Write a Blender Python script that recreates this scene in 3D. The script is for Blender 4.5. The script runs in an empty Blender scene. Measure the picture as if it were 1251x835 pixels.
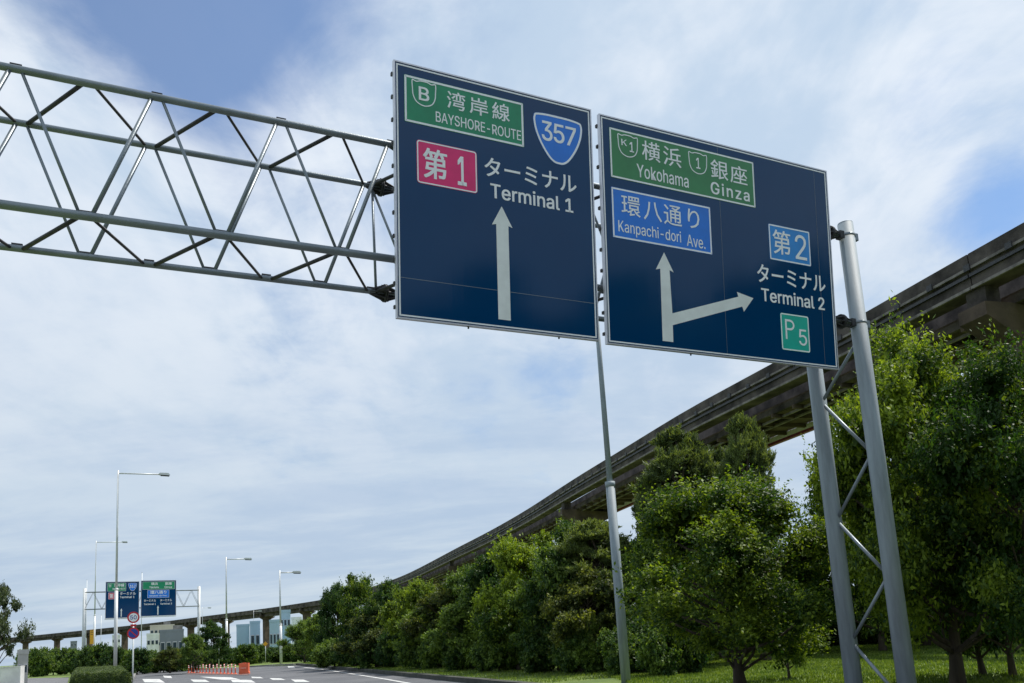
import bpy, bmesh, math, random, os
import numpy as np
from mathutils import Vector, Matrix
C = bpy.context.scene
COL = C.collection
R = math.radians

# ------------------------------------------------------------------ camera
F_PX, PITCH, ROLL, OFX, OFY = 1053.4, 0.167, -0.0629, 5.3, 178.8      # solved from the sign corners and the truss
CAMZ = 1.6
_f = Vector((0, math.cos(PITCH), math.sin(PITCH))); _r0 = Vector((1, 0, 0)); _u0 = _r0.cross(_f)
_r = math.cos(ROLL) * _r0 + math.sin(ROLL) * _u0; _u = -math.sin(ROLL) * _r0 + math.cos(ROLL) * _u0
cam = bpy.data.objects.new('camera', bpy.data.cameras.new('camera')); COL.objects.link(cam)
cam.data.sensor_width = 36; cam.data.lens = F_PX / 1251 * 36
cam.data.shift_x = -OFX / 1251; cam.data.shift_y = OFY / 1251
cam.data.clip_start = 0.1; cam.data.clip_end = 9000
cam.matrix_world = Matrix(((_r.x, _u.x, -_f.x, 0), (_r.y, _u.y, -_f.y, 0), (_r.z, _u.z, -_f.z, CAMZ), (0, 0, 0, 1)))
C.camera = cam

# ------------------------------------------------------------------ light, sky, exposure
SUN_AZ, SUN_EL = R(60), R(60)          # azimuth clockwise from the view axis (+Y)
C.view_settings.view_transform = 'Standard'; C.view_settings.look = 'None'
C.view_settings.exposure = 0.05; C.view_settings.gamma = 1
sd = bpy.data.lights.new('sun', 'SUN'); sd.energy = 5.0; sd.angle = R(0.5); sd.color = (1, .95, .87)
sun = bpy.data.objects.new('sun', sd); COL.objects.link(sun)
sdir = Vector((math.sin(SUN_AZ) * math.cos(SUN_EL), math.cos(SUN_AZ) * math.cos(SUN_EL), math.sin(SUN_EL)))
sun.rotation_euler = (-sdir).to_track_quat('-Z', 'Y').to_euler()
sun.location = (0, 0, 60)


class NT:
    """small helper to write node trees"""
    def __init__(s, tree): s.t = tree; s.n = tree.nodes; s.l = tree.links
    def new(s, typ, **kw):
        n = s.n.new(typ)
        for k, v in kw.items():
            if k.startswith('i_'): n.inputs[k[2:].replace('_', ' ')].default_value = v
            else: setattr(n, k, v)
        return n
    def link(s, a, b): s.l.new(a, b)
    def val(s, x, sock):
        if hasattr(x, 'is_linked') or isinstance(x, bpy.types.NodeSocket): s.link(x, sock)
        else: sock.default_value = x
    def math(s, op, a, b=0.0, c=None, clamp=False):
        n = s.new('ShaderNodeMath', operation=op, use_clamp=clamp)
        s.val(a, n.inputs[0]); s.val(b, n.inputs[1])
        if c is not None: s.val(c, n.inputs[2])
        return n.outputs[0]
    def mix(s, f, a, b, mode='MIX'):
        n = s.new('ShaderNodeMix', data_type='RGBA', blend_type=mode)
        s.val(f, n.inputs[0]); s.val(a, n.inputs[6]); s.val(b, n.inputs[7])
        return n.outputs[2]
    def noise(s, vec, scale, detail=4, rough=.55, dist=0.0, dim='3D'):
        n = s.new('ShaderNodeTexNoise', noise_dimensions=dim)
        n.inputs['Scale'].default_value = scale; n.inputs['Detail'].default_value = detail
        n.inputs['Roughness'].default_value = rough; n.inputs['Distortion'].default_value = dist
        if vec is not None: s.link(vec, n.inputs['Vector'])
        return n.outputs['Fac']
    def ramp(s, f, lo, hi):
        n = s.new('ShaderNodeMapRange', interpolation_type='SMOOTHSTEP')
        s.val(f, n.inputs[0]); n.inputs[1].default_value = lo; n.inputs[2].default_value = hi
        return n.outputs[0]


def pix_dir(px, py):
    d = _f + _r * (px - 625.5 - OFX) / F_PX - _u * (py - 417.5 - OFY) / F_PX
    return d.normalized()


w = bpy.data.worlds.new('World'); C.world = w; w.use_nodes = True
t = NT(w.node_tree); w.node_tree.nodes.clear()
out = t.new('ShaderNodeOutputWorld'); bg = t.new('ShaderNodeBackground'); bg.inputs[1].default_value = 0.1
t.link(bg.outputs[0], out.inputs[0])
sky = t.new('ShaderNodeTexSky', sky_type='NISHITA', sun_disc=False, sun_elevation=SUN_EL, sun_rotation=SUN_AZ)
sky.air_density = 1.0; sky.dust_density = 1.2; sky.ozone_density = 1.5
tc = t.new('ShaderNodeTexCoord'); sep = t.new('ShaderNodeSeparateXYZ'); t.link(tc.outputs['Generated'], sep.inputs[0])
zz = t.math('ADD', t.math('MAXIMUM', sep.outputs[2], 0.0), 0.14)
px_ = t.math('DIVIDE', sep.outputs[0], zz); py_ = t.math('DIVIDE', sep.outputs[1], zz)
cmb = t.new('ShaderNodeCombineXYZ'); t.link(px_, cmb.inputs[0]); t.link(py_, cmb.inputs[1])
plane = cmb.outputs[0]                      # flat cloud layer seen in perspective


def rotscale(vec, ang, sx, sy):
    m = t.new('ShaderNodeMapping'); t.link(vec, m.inputs[0]); m.inputs['Rotation'].default_value = (0, 0, ang)
    m.inputs['Scale'].default_value = (sx, sy, 1); return m.outputs[0]


def blob(px, py, deg, soft=1.0):
    """where a patch of the cloud layer lies: 1 at its middle, 0 past deg"""
    v = t.new('ShaderNodeVectorMath', operation='DISTANCE'); t.link(tc.outputs['Generated'], v.inputs[0])
    v.inputs[1].default_value = pix_dir(px, py)
    n = t.new('ShaderNodeMapRange', interpolation_type='SMOOTHSTEP'); t.link(v.outputs['Value'], n.inputs[0])
    n.inputs[1].default_value = R(deg); n.inputs[2].default_value = R(deg) * (1 - soft)
    return n.outputs[0]


warp = t.noise(plane, 1.2, 3)
big = t.noise(rotscale(plane, R(20), .9, .65), 1.1, 6, .55, .6)
puff = t.noise(rotscale(plane, R(-15), 1.0, .85), 3.4, 9, .62, .35)
streak = t.noise(rotscale(plane, R(52), 2.2, .8), 2.0, 7, .58, 1.2)
cov = t.math('ADD', t.math('MULTIPLY', big, .62), t.math('ADD', t.math('MULTIPLY', puff, .34), t.math('MULTIPLY', streak, .10)))
bias = t.math('ADD', .235, t.math('MULTIPLY', t.math('SUBTRACT', 1.0, t.ramp(sep.outputs[2], .12, .42)), .10))
bias = t.math('SUBTRACT', bias, t.math('MULTIPLY', blob(225, -20, 14), .36))
bias = t.math('SUBTRACT', bias, t.math('MULTIPLY', blob(-60, -40, 10), .06))
bias = t.math('SUBTRACT', bias, t.math('MULTIPLY', blob(1225, 270, 6), .17))
bias = t.math('SUBTRACT', bias, t.math('MULTIPLY', blob(1120, 20, 6), .05))
bias = t.math('SUBTRACT', bias, t.math('MULTIPLY', blob(695, 462, 4.5), .13))
bias = t.math('ADD', bias, t.math('MULTIPLY', blob(880, 130, 14), .16))
bias = t.math('ADD', bias, t.math('MULTIPLY', blob(400, 130, 7), .10))
bias = t.math('ADD', bias, t.math('MULTIPLY', blob(120, 170, 8), .10))
cov = t.math('ADD', cov, bias)
dens = t.ramp(cov, .53, .80)
thick = t.noise(rotscale(plane, R(35), .8, .5), 1.5, 6, .6, .4)
cbright = t.mix(t.ramp(t.math('ADD', thick, t.math('ADD', t.math('MULTIPLY', streak, .22), t.math('MULTIPLY', puff, .35))), .69, .93), (5.5, 6.75, 8.2, 1), (8.3, 8.9, 9.6, 1))
# low layers are seen through more air: bluer and duller
low = t.ramp(sep.outputs[2], .05, .52)
band = t.noise(rotscale(plane, R(12), .45, .9), 1.5, 8, .62, .3)
clow = t.mix(t.ramp(band, .38, .64), (4.6, 5.7, 7.2, 1), (6.1, 7.0, 7.9, 1))
cbright = t.mix(low, clow, cbright)
skyc = t.mix(1.0, sky.outputs[0], (.80, 1.08, 1.34, 1), 'MULTIPLY')
fin = t.mix(t.math('ADD', t.math('MULTIPLY', dens, .81), .12), skyc, cbright)
t.link(fin, bg.inputs[0])


# ------------------------------------------------------------------ helpers: pixels of the survey -> places on the ground
def ray(px, py): return pix_dir(px, py)


def ground(px, py, z=0.0):
    d = ray(px, py); k = (z - CAMZ) / d.z
    return Vector((d.x * k, d.y * k, z))


def height_at(g, px, py):
    """height above z=0 of the point above g that shows at row py"""
    d = ray(px, py); k = math.hypot(g.x, g.y) / math.hypot(d.x, d.y)
    return CAMZ + d.z * k


def m_per_px(g): return (g.x * _f.x + g.y * _f.y + (g.z - CAMZ) * _f.z) / F_PX


# ------------------------------------------------------------------ materials
MATS = {}


def mat(name, col, rough=.5, metal=0.0, var=.12, scale=6.0, bump=0.0, bscale=30.0, col2=None, spec=.5, stretch=None):
    if name in MATS: return MATS[name]
    m = bpy.data.materials.new(name); m.use_nodes = True; MATS[name] = m
    q = NT(m.node_tree); b = m.node_tree.nodes['Principled BSDF']
    tcn = q.new('ShaderNodeTexCoord'); v = tcn.outputs['Object']
    if stretch:
        mp = q.new('ShaderNodeMapping'); q.link(v, mp.inputs[0]); mp.inputs['Scale'].default_value = stretch; v = mp.outputs[0]
    n = q.noise(v, scale, 6, .6)
    c1 = tuple(c * (1 - var) for c in col) + (1,)
    c2 = tuple(min(1, c * (1 + var)) for c in (col2 or col)) + (1,)
    q.link(q.mix(q.ramp(n, .3, .7), c1, c2), b.inputs['Base Color'])
    b.inputs['Roughness'].default_value = rough; b.inputs['Metallic'].default_value = metal
    b.inputs['Specular IOR Level'].default_value = spec
    if bump:
        bn = q.new('ShaderNodeBump'); bn.inputs['Strength'].default_value = bump; bn.inputs['Distance'].default_value = .02
        q.link(q.noise(v, bscale, 4), bn.inputs['Height']); q.link(bn.outputs[0], b.inputs['Normal'])
    return m


def leaf_mat(name, dark, light, trans=.35):
    if name in MATS: return MATS[name]
    m = bpy.data.materials.new(name); m.use_nodes = True; MATS[name] = m
    q = NT(m.node_tree); b = m.node_tree.nodes['Principled BSDF']; o = m.node_tree.nodes['Material Output']
    g = q.new('ShaderNodeNewGeometry'); oi = q.new('ShaderNodeObjectInfo')
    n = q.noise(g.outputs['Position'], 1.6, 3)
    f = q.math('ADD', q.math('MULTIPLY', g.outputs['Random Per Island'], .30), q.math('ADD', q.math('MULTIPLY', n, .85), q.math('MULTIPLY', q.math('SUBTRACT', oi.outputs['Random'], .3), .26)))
    c = q.mix(q.ramp(f, .50, .88), dark + (1,), light + (1,))  # sprigs vary in tone; contrast widened to paint in shaded and sunlit clumps
    q.link(c, b.inputs['Base Color']); b.inputs['Roughness'].default_value = .55; b.inputs['Specular IOR Level'].default_value = .3
    tr = q.new('ShaderNodeBsdfTranslucent'); q.link(q.mix(1.0, c, (1.5, 1.45, .5, 1), 'MULTIPLY'), tr.inputs[0])
    mx = q.new('ShaderNodeMixShader'); mx.inputs[0].default_value = trans
    q.link(b.outputs[0], mx.inputs[1]); q.link(tr.outputs[0], mx.inputs[2]); q.link(mx.outputs[0], o.inputs[0])
    return m


M_GALV = mat('galvanised_steel', (.215, .25, .275), .47, .5, .12, 3.0, .15, 60)
M_POST = mat('painted_post_steel', (.24, .285, .315), .62, 0, .22, 1.2, .12, 40, stretch=(6, 6, .7))
M_DARKST = mat('weathered_dark_steel', (.055, .055, .06), .6, .3, .3, 14, .2, 60)
M_ALU = mat('aluminium_trim', (.62, .62, .66), .35, .6, .08, 8)
M_WHITE = mat('white_reflective_sheet', (.93, .95, .97), .4, 0, .03, 9)
M_ARROW = mat('aged_white_reflective_sheet', (.82, .86, .84), .45, 0, .08, 3, .05, 90)
M_GREEN = mat('green_reflective_sheet', (.004, .26, .12), .3, 0, .10, 4)
M_GREEN2 = mat('faded_green_reflective_sheet', (.035, .23, .075), .32, 0, .10, 4)
M_BLUE = mat('blue_reflective_sheet', (.006, .19, .76), .3, 0, .08, 4)
M_BLUE2 = mat('light_blue_reflective_sheet', (.012, .26, .72), .3, 0, .08, 4)
M_RED = mat('crimson_reflective_sheet', (.80, .016, .17), .3, 0, .08, 4)
M_TEAL = mat('teal_reflective_sheet', (.01, .46, .36), .3, 0, .06, 4)
M_LAMP = mat('lamp_pole_paint', (.62, .64, .65), .4, .1, .08, 1.5)
M_CONC = mat('weathered_concrete', (.20, .185, .165), .9, 0, .30, 1.2, .5, 12)
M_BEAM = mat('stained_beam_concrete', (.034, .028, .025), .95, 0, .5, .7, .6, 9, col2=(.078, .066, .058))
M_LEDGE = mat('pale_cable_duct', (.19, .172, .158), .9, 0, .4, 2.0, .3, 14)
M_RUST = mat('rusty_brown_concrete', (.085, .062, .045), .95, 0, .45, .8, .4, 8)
M_BARK = mat('rough_bark', (.075, .058, .043), .95, 0, .4, 5, .8, 24, stretch=(5, 5, 1))
M_KERB = mat('kerb_concrete', (.24, .235, .22), .9, 0, .25, 1.5, .4, 20)
M_DKERB = mat('dark_kerb', (.05, .052, .042), .95, 0, .35, 2, .5, 20)  # right-hand kerb, darker than the other kerbs
M_PAINT = mat('road_marking_paint', (.50, .50, .49), .75, 0, .30, 2.2, .2, 60)
M_WALLW = mat('off_white_wall', (.84, .83, .80), .85, 0, .12, 1.1, .2, 12)
M_ORANGE = mat('orange_red_plastic', (.80, .15, .06), .45, 0, .08, 3)
M_YELLOW = mat('yellow_sign_paint', (.75, .36, .02), .5, 0, .08, 5)
M_REDP = mat('red_sign_paint', (.58, .02, .03), .4, 0, .06, 4)
M_BLUEP = mat('deep_blue_sign_paint', (.03, .06, .36), .4, 0, .06, 4)
M_PALEB = mat('pale_blue_cladding', (.38, .52, .66), .6, 0, .08, .5)
M_GREYC = mat('grey_cladding', (.20, .22, .26), .6, 0, .10, .4)
M_DGLASS = mat('dark_window_glass', (.03, .05, .07), .12, 0, .1, 1)
M_PIPER = mat('dark_red_pipe', (.16, .02, .03), .6, 0, .2, 2)
M_PIPEW = mat('pale_grey_pipe', (.72, .70, .68), .6, 0, .12, 2)
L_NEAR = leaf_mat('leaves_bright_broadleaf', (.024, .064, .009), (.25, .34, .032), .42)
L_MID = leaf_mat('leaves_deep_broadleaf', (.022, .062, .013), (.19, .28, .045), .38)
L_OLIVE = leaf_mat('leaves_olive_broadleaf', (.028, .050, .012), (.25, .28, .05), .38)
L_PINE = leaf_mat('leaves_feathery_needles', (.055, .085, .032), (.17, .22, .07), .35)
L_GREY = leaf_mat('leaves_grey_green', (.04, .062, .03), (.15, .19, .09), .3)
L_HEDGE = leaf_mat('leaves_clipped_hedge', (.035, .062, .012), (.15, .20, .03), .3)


# navy sign sheet: faint panel sheen and slight unevenness
def navy_mat():
    m = bpy.data.materials.new('navy_reflective_sheet'); m.use_nodes = True
    q = NT(m.node_tree); b = m.node_tree.nodes['Principled BSDF']
    tcn = q.new('ShaderNodeTexCoord'); n = q.noise(tcn.outputs['Object'], 1.3, 4)
    mp = q.new('ShaderNodeMapping'); q.link(tcn.outputs['Object'], mp.inputs[0]); mp.inputs['Scale'].default_value = (30, 1, .4)
    n2 = q.noise(mp.outputs[0], 1.0, 3)
    q.link(q.mix(n, (.0, .038, .124, 1), (.0, .051, .150, 1)), b.inputs['Base Color'])
    b.inputs['Roughness'].default_value = .09; b.inputs['IOR'].default_value = 1.46; b.inputs['Specular IOR Level'].default_value = .34
    bn = q.new('ShaderNodeBump'); bn.inputs['Strength'].default_value = .05; bn.inputs['Distance'].default_value = .01
    q.link(q.math('ADD', n, n2), bn.inputs['Height']); q.link(bn.outputs[0], b.inputs['Normal'])
    return m


M_NAVY = navy_mat()


# ------------------------------------------------------------------ mesh helpers
def props(o, label=None, cat=None, group=None, kind=None):
    if label: o['label'] = label
    if cat: o['category'] = cat
    if group: o['group'] = group
    if kind: o['kind'] = kind
    return o


def thing(name, label, cat, M=None, group=None):
    o = bpy.data.objects.new(name, None); COL.objects.link(o); o.empty_display_size = .3
    if M is not None: o.matrix_world = M if isinstance(M, Matrix) else Matrix.Translation(M)
    return props(o, label, cat, group)


def link(name, me, parent=None, mats=None):
    o = bpy.data.objects.new(name, me); COL.objects.link(o)
    if parent is not None: o.parent = parent
    return o


class MB:
    def __init__(s): s.v = []; s.f = []; s.smooth = []
    def quad(s, a, b, c, d, sm=False):
        k = len(s.v); s.v += [tuple(a), tuple(b), tuple(c), tuple(d)]; s.f.append((k, k + 1, k + 2, k + 3)); s.smooth.append(sm)
    def box(s, lo, hi, M=None):
        x0, y0, z0 = lo; x1, y1, z1 = hi
        p = [Vector(q) for q in ((x0, y0, z0), (x1, y0, z0), (x1, y1, z0), (x0, y1, z0), (x0, y0, z1), (x1, y0, z1), (x1, y1, z1), (x0, y1, z1))]
        if M is not None: p = [M @ q for q in p]
        k = len(s.v); s.v += [tuple(q) for q in p]
        for f in ((0, 3, 2, 1), (4, 5, 6, 7), (0, 1, 5, 4), (1, 2, 6, 5), (2, 3, 7, 6), (3, 0, 4, 7)):
            s.f.append(tuple(k + i for i in f)); s.smooth.append(False)
    def tube(s, pts, rad, n=12, caps=True):
        pts = [Vector(p) for p in pts]
        if not hasattr(rad, '__len__'): rad = [rad] * len(pts)
        k = len(s.v); prev = None
        for i, p in enumerate(pts):
            d = (pts[min(i + 1, len(pts) - 1)] - pts[max(i - 1, 0)])
            if d.length < 1e-9: d = prev if prev is not None else Vector((0, 0, 1))
            d = d.normalized(); prev = d
            a = d.cross(Vector((0, 0, 1)) if abs(d.z) < .95 else Vector((0, 1, 0))).normalized(); b = d.cross(a)
            if i and ax.dot(a) < 0: a = -a; b = -b
            ax = a
            for j in range(n):
                th = 2 * math.pi * j / n; s.v.append(tuple(p + (a * math.cos(th) + b * math.sin(th)) * rad[i]))
        for i in range(len(pts) - 1):
            for j in range(n):
                j2 = (j + 1) % n; s.f.append((k + i * n + j, k + i * n + j2, k + (i + 1) * n + j2, k + (i + 1) * n + j)); s.smooth.append(True)
        if caps:
            s.f.append(tuple(k + j for j in range(n))); s.smooth.append(False)
            e = k + (len(pts) - 1) * n; s.f.append(tuple(e + j for j in reversed(range(n)))); s.smooth.append(False)
    def prism(s, poly, y0, y1, M=None):
        """poly in (x,z), extruded along y from y0 (front) to y1"""
        n = len(poly); k = len(s.v); p = [Vector((x, y0, z)) for x, z in poly] + [Vector((x, y1, z)) for x, z in poly]
        if M is not None: p = [M @ q for q in p]
        s.v += [tuple(q) for q in p]
        s.f.append(tuple(k + i for i in range(n))); s.smooth.append(False)
        s.f.append(tuple(k + n + i for i in reversed(range(n)))); s.smooth.append(False)
        for i in range(n):
            j = (i + 1) % n; s.f.append((k + j, k + i, k + n + i, k + n + j)); s.smooth.append(False)
    def slab(s, poly, z0, z1):
        n = len(poly); k = len(s.v); s.v += [(x, y, z1) for x, y in poly] + [(x, y, z0) for x, y in poly]
        s.f.append(tuple(k + i for i in range(n))); s.smooth.append(False)
        for i in range(n):
            j = (i + 1) % n; s.f.append((k + i, k + n + i, k + n + j, k + j)); s.smooth.append(False)
    def mesh(s, name, m):
        me = bpy.data.meshes.new(name); me.from_pydata(s.v, [], s.f); me.materials.append(m)
        me.polygons.foreach_set('use_smooth', s.smooth); me.validate(); me.update()
        bm = bmesh.new(); bm.from_mesh(me); bmesh.ops.recalc_face_normals(bm, faces=bm.faces); bm.to_mesh(me); bm.free()
        return me
    def build(s, name, m, parent=None): return link(name, s.mesh(name, m), parent)


def tube_obj(name, pts, rad, m, parent=None, n=12):
    b = MB(); b.tube(pts, rad, n); return b.build(name, m, parent)


def box_obj(name, lo, hi, m, parent=None, bevel=0, M=None):
    b = MB(); b.box(lo, hi, M); o = b.build(name, m, parent)
    if bevel:
        md = o.modifiers.new('bevel', 'BEVEL'); md.width = bevel; md.segments = 2
    return o


def copy_tree(o, parent=None):
    c = o.copy(); COL.objects.link(c); c.parent = parent
    for ch in [x for x in o.children]: copy_tree(ch, c)
    return c


# text -> mesh: glyph outlines fitted to a box (u0,v0,u1,v1) of a sign face, 2 mm thick
_tc = bpy.data.curves.new('lettering_curve', 'FONT'); _to = bpy.data.objects.new('lettering_curve', _tc); COL.objects.link(_to)


# Blender's own bundled grotesque face for the Latin letters (built-in face if it is not there)
_f0 = _tc.font; _f1 = None
_fp = os.path.join(bpy.utils.system_resource('DATAFILES') or '', 'fonts', 'Inter.woff2')
if os.path.exists(_fp):
    try: _f1 = bpy.data.fonts.load(_fp)
    except Exception: pass


def text(body, box, m, parent, bold=.014, y=-.006, th=.0015, name='lettering', res=3, space=1.0):
    """bold thickens the strokes by that part of the letter height"""
    latin = all(ord(c) < 256 for c in body)
    _tc.font = _f1 if (latin and _f1) else _f0
    _tc.body = body; _tc.offset = 0; _tc.extrude = 0; _tc.resolution_u = res; _tc.space_character = space
    bpy.context.view_layer.update(); dg = bpy.context.evaluated_depsgraph_get()
    m0 = bpy.data.meshes.new_from_object(_to.evaluated_get(dg))
    co = np.empty(len(m0.vertices) * 3, np.float32); m0.vertices.foreach_get('co', co); co = co.reshape(-1, 3)
    fs = [tuple(p.vertices) for p in m0.polygons]; bpy.data.meshes.remove(m0)
    lo = co.min(0); hi = co.max(0); u0, v0, u1, v1 = box
    d = bold * (v1 - v0) * .75
    uu = u0 + d + (co[:, 0] - lo[0]) / max(1e-6, hi[0] - lo[0]) * (u1 - u0 - 2 * d)
    vv = v0 + d + (co[:, 1] - lo[1]) / max(1e-6, hi[1] - lo[1]) * (v1 - v0 - 2 * d)
    V, F = [], []
    for k, (a, b_) in enumerate(((-1, -.7), (1, -.7), (1, .7), (-1, .7), (0, 0)) if bold > 0 else ((0, 0),)):
        n0 = len(V); yy = y - .00022 * k
        V += [(float(p + a * d), yy, float(q + b_ * d)) for p, q in zip(uu, vv)]; F += [tuple(n0 + i for i in f) for f in fs]
    me = bpy.data.meshes.new(name); me.from_pydata(V, [], F)
    bm = bmesh.new(); bm.from_mesh(me); bm.normal_update()
    if bm.faces and sum(f.normal.y * f.calc_area() for f in bm.faces) > 0: bmesh.ops.reverse_faces(bm, faces=bm.faces)
    r = bmesh.ops.extrude_face_region(bm, geom=bm.faces[:])
    for v in r['geom']:
        if isinstance(v, bmesh.types.BMVert): v.co.y += th
    bmesh.ops.recalc_face_normals(bm, faces=bm.faces)
    for f in bm.faces: f.smooth = False
    bm.to_mesh(me); bm.free(); me.materials.append(m)
    return link(name, me, parent)


def glyph(ch, box, m, parent, y=-.006, th=.0015, w=.16):
    """K and P drawn as joined strokes; w is the stroke width over the letter width"""
    u0, v0, u1, v1 = box; W, H = u1 - u0, v1 - v0; X = lambda a: u0 + a * W; Zc = lambda a: v0 + a * H
    if ch == 'K': poly = [(0, 0), (w, 0), (w, .30), (.34, .47), (.78, 0), (1.0, 0), (.48, .60), (.97, 1), (.75, 1), (w, .50), (w, 1), (0, 1)]
    b = MB()
    if ch == 'K': b.prism([(X(a), Zc(c)) for a, c in poly], y, y + th)
    else:
        q = [(math.cos(R(a)), math.sin(R(a))) for a in range(90, -91, -18)]
        t_ = w * W; outer = [(X(0), Zc(0)), (X(0), Zc(1))] + [(X(.5) + .5 * W * c, Zc(.73) + .27 * H * s_) for c, s_ in q] + [(X(w), Zc(.46)), (X(w), Zc(0))]
        inner = [(X(w), Zc(.46) + t_), (X(w), Zc(1) - t_)] + [(X(.5) + (.5 * W - t_) * c, Zc(.73) + (.27 * H - t_) * s_) for c, s_ in q] + [(X(w), Zc(.46) + t_)]
        b.prism([outer[0], outer[1], (X(w), Zc(1)), (X(w), Zc(0))], y, y + th)
        o_ = [(X(w), Zc(1))] + outer[2:-2] + [(X(w), Zc(.46))]; i_ = [(X(w), Zc(1) - t_)] + inner[2:-1] + [(X(w), Zc(.46) + t_)]
        for k in range(len(o_) - 1):
            A, B_, C_, D_ = o_[k], o_[k + 1], i_[k + 1], i_[k]
            b.quad((A[0], y, A[1]), (B_[0], y, B_[1]), (C_[0], y, C_[1]), (D_[0], y, D_[1])); b.quad((D_[0], y, D_[1]), (C_[0], y, C_[1]), (C_[0], y + th, C_[1]), (D_[0], y + th, D_[1]))
    return b.build('lettering', m, parent)


def rrect(u0, v0, u1, v1, r, n=5):
    p = []
    for cx, cz, a0 in ((u1 - r, v1 - r, 0), (u0 + r, v1 - r, 90), (u0 + r, v0 + r, 180), (u1 - r, v0 + r, 270)):
        for i in range(n + 1):
            a = R(a0 + 90 * i / n); p.append((cx + r * math.cos(a), cz + r * math.sin(a)))
    return p


def smooth_poly(pts, n=5):
    o = []; k = len(pts)
    for i in range(k):
        p0, p1, p2, p3 = [Vector(pts[(i + j - 1) % k]) for j in range(4)]
        for q in range(n):
            s = q / n; v = .5 * ((2 * p1) + (p2 - p0) * s + (2 * p0 - 5 * p1 + 4 * p2 - p3) * s * s + (3 * p1 - p0 - 3 * p2 + p3) * s ** 3)
            o.append((v.x, v.y))
    return o


def inset(poly, d):
    cx = sum(p[0] for p in poly) / len(poly); cz = sum(p[1] for p in poly) / len(poly)
    n = len(poly); o = []
    for i in range(n):
        a = Vector(poly[i - 1]); b = Vector(poly[i]); c = Vector(poly[(i + 1) % n])
        t1 = (b - a).normalized(); t2 = (c - b).normalized(); nn = Vector((-(t1.y + t2.y), t1.x + t2.x))
        nn = nn.normalized() if nn.length > 1e-6 else Vector((cx - b.x, cz - b.y)).normalized()
        if nn.dot(Vector((cx, cz)) - b) < 0: nn = -nn
        o.append((b.x + nn.x * d, b.y + nn.y * d))
    return o


def ring(b, outer, inner, y0, y1):
    n = len(outer)
    for i in range(n):
        j = (i + 1) % n
        A, B, Cc, D = outer[i], outer[j], inner[j], inner[i]
        b.quad((A[0], y0, A[1]), (B[0], y0, B[1]), (Cc[0], y0, Cc[1]), (D[0], y0, D[1]))
        b.quad((A[0], y0, A[1]), (A[0], y1, A[1]), (B[0], y1, B[1]), (B[0], y0, B[1]))
        b.quad((D[0], y0, D[1]), (Cc[0], y0, Cc[1]), (Cc[0], y1, Cc[1]), (D[0], y1, D[1]))


def plate(parent, name, box, m, r=.02, border=.02, y=-.003, label=None):
    """coloured name plate on a sign face, with its white border as a child"""
    p = rrect(*box, r); b = MB(); b.prism(p, y, -.0005); o = b.build(name, m, parent)
    if label: o['label'] = label
    q = MB(); op = inset(p, .004); ring(q, op, inset(op, border), y - .0015, y + .0005); q.build('border', M_WHITE, o)
    return o

# ------------------------------------------------------------------ near sign gantry frame
G = .4732
E_ = Vector((math.cos(G), math.sin(G), 0)); N_ = Vector((-math.sin(G), math.cos(G), 0)); Z_ = Vector((0, 0, 1))
O_ = Vector((-3.864, 7.4956, CAMZ + 4.0891)); HB, DB, Q = 1.3681, .9209, .6082
SN = 10.133; SL = -8 * Q - 1.2          # right and left posts along the span


def T(s, dep, ht): return O_ + E_ * s + N_ * dep + Z_ * (ht + .0051 * s + .0001 * s * s)


VERGE = 0.12

# ------------------------------------------------------------------ ground, road, kerbs
def poly_obj(name, pts, z, m, kind='structure', z0=None):
    b = MB()
    if z0 is None:
        k = len(b.v); b.v += [(p[0], p[1], z) for p in pts]; b.f.append(tuple(range(len(pts)))); b.smooth.append(False)
    else: b.slab([(p[0], p[1]) for p in pts], z0, z)
    o = b.build(name, m); return props(o, kind=kind)


def grass_mat():
    m = bpy.data.materials.new('short_grass'); m.use_nodes = True
    q = NT(m.node_tree); b = m.node_tree.nodes['Principled BSDF']; tcn = q.new('ShaderNodeNewGeometry'); v = tcn.outputs['Position']
    a = q.noise(v, .35, 5, .6); c = q.noise(v, 6, 5, .7)
    col = q.mix(q.ramp(a, .35, .65), (.070, .125, .020, 1), (.145, .205, .032, 1))
    col = q.mix(q.math('MULTIPLY', q.ramp(c, .4, .8), .5), col, (.15, .16, .05, 1))
    q.link(col, b.inputs['Base Color']); b.inputs['Roughness'].default_value = .9
    bn = q.new('ShaderNodeBump'); bn.inputs['Strength'].default_value = .8; bn.inputs['Distance'].default_value = .06
    q.link(q.noise(v, 22, 4), bn.inputs['Height']); q.link(bn.outputs[0], b.inputs['Normal']); return m


def asphalt_mat():
    m = bpy.data.materials.new('asphalt'); m.use_nodes = True
    q = NT(m.node_tree); b = m.node_tree.nodes['Principled BSDF']; tcn = q.new('ShaderNodeNewGeometry'); v = tcn.outputs['Position']
    a = q.noise(v, .25, 5, .6); c = q.noise(v, 60, 3, .7)
    col = q.mix(q.ramp(a, .3, .7), (.060, .062, .068, 1), (.095, .096, .102, 1))
    col = q.mix(q.ramp(c, .35, .7), col, q.mix(1.0, col, (1.5, 1.5, 1.5, 1), 'MULTIPLY'))
    q.link(col, b.inputs['Base Color']); b.inputs['Roughness'].default_value = .8
    bn = q.new('ShaderNodeBump'); bn.inputs['Strength'].default_value = .4; bn.inputs['Distance'].default_value = .01
    q.link(c, bn.inputs['Height']); q.link(bn.outputs[0], b.inputs['Normal']); return m


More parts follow.
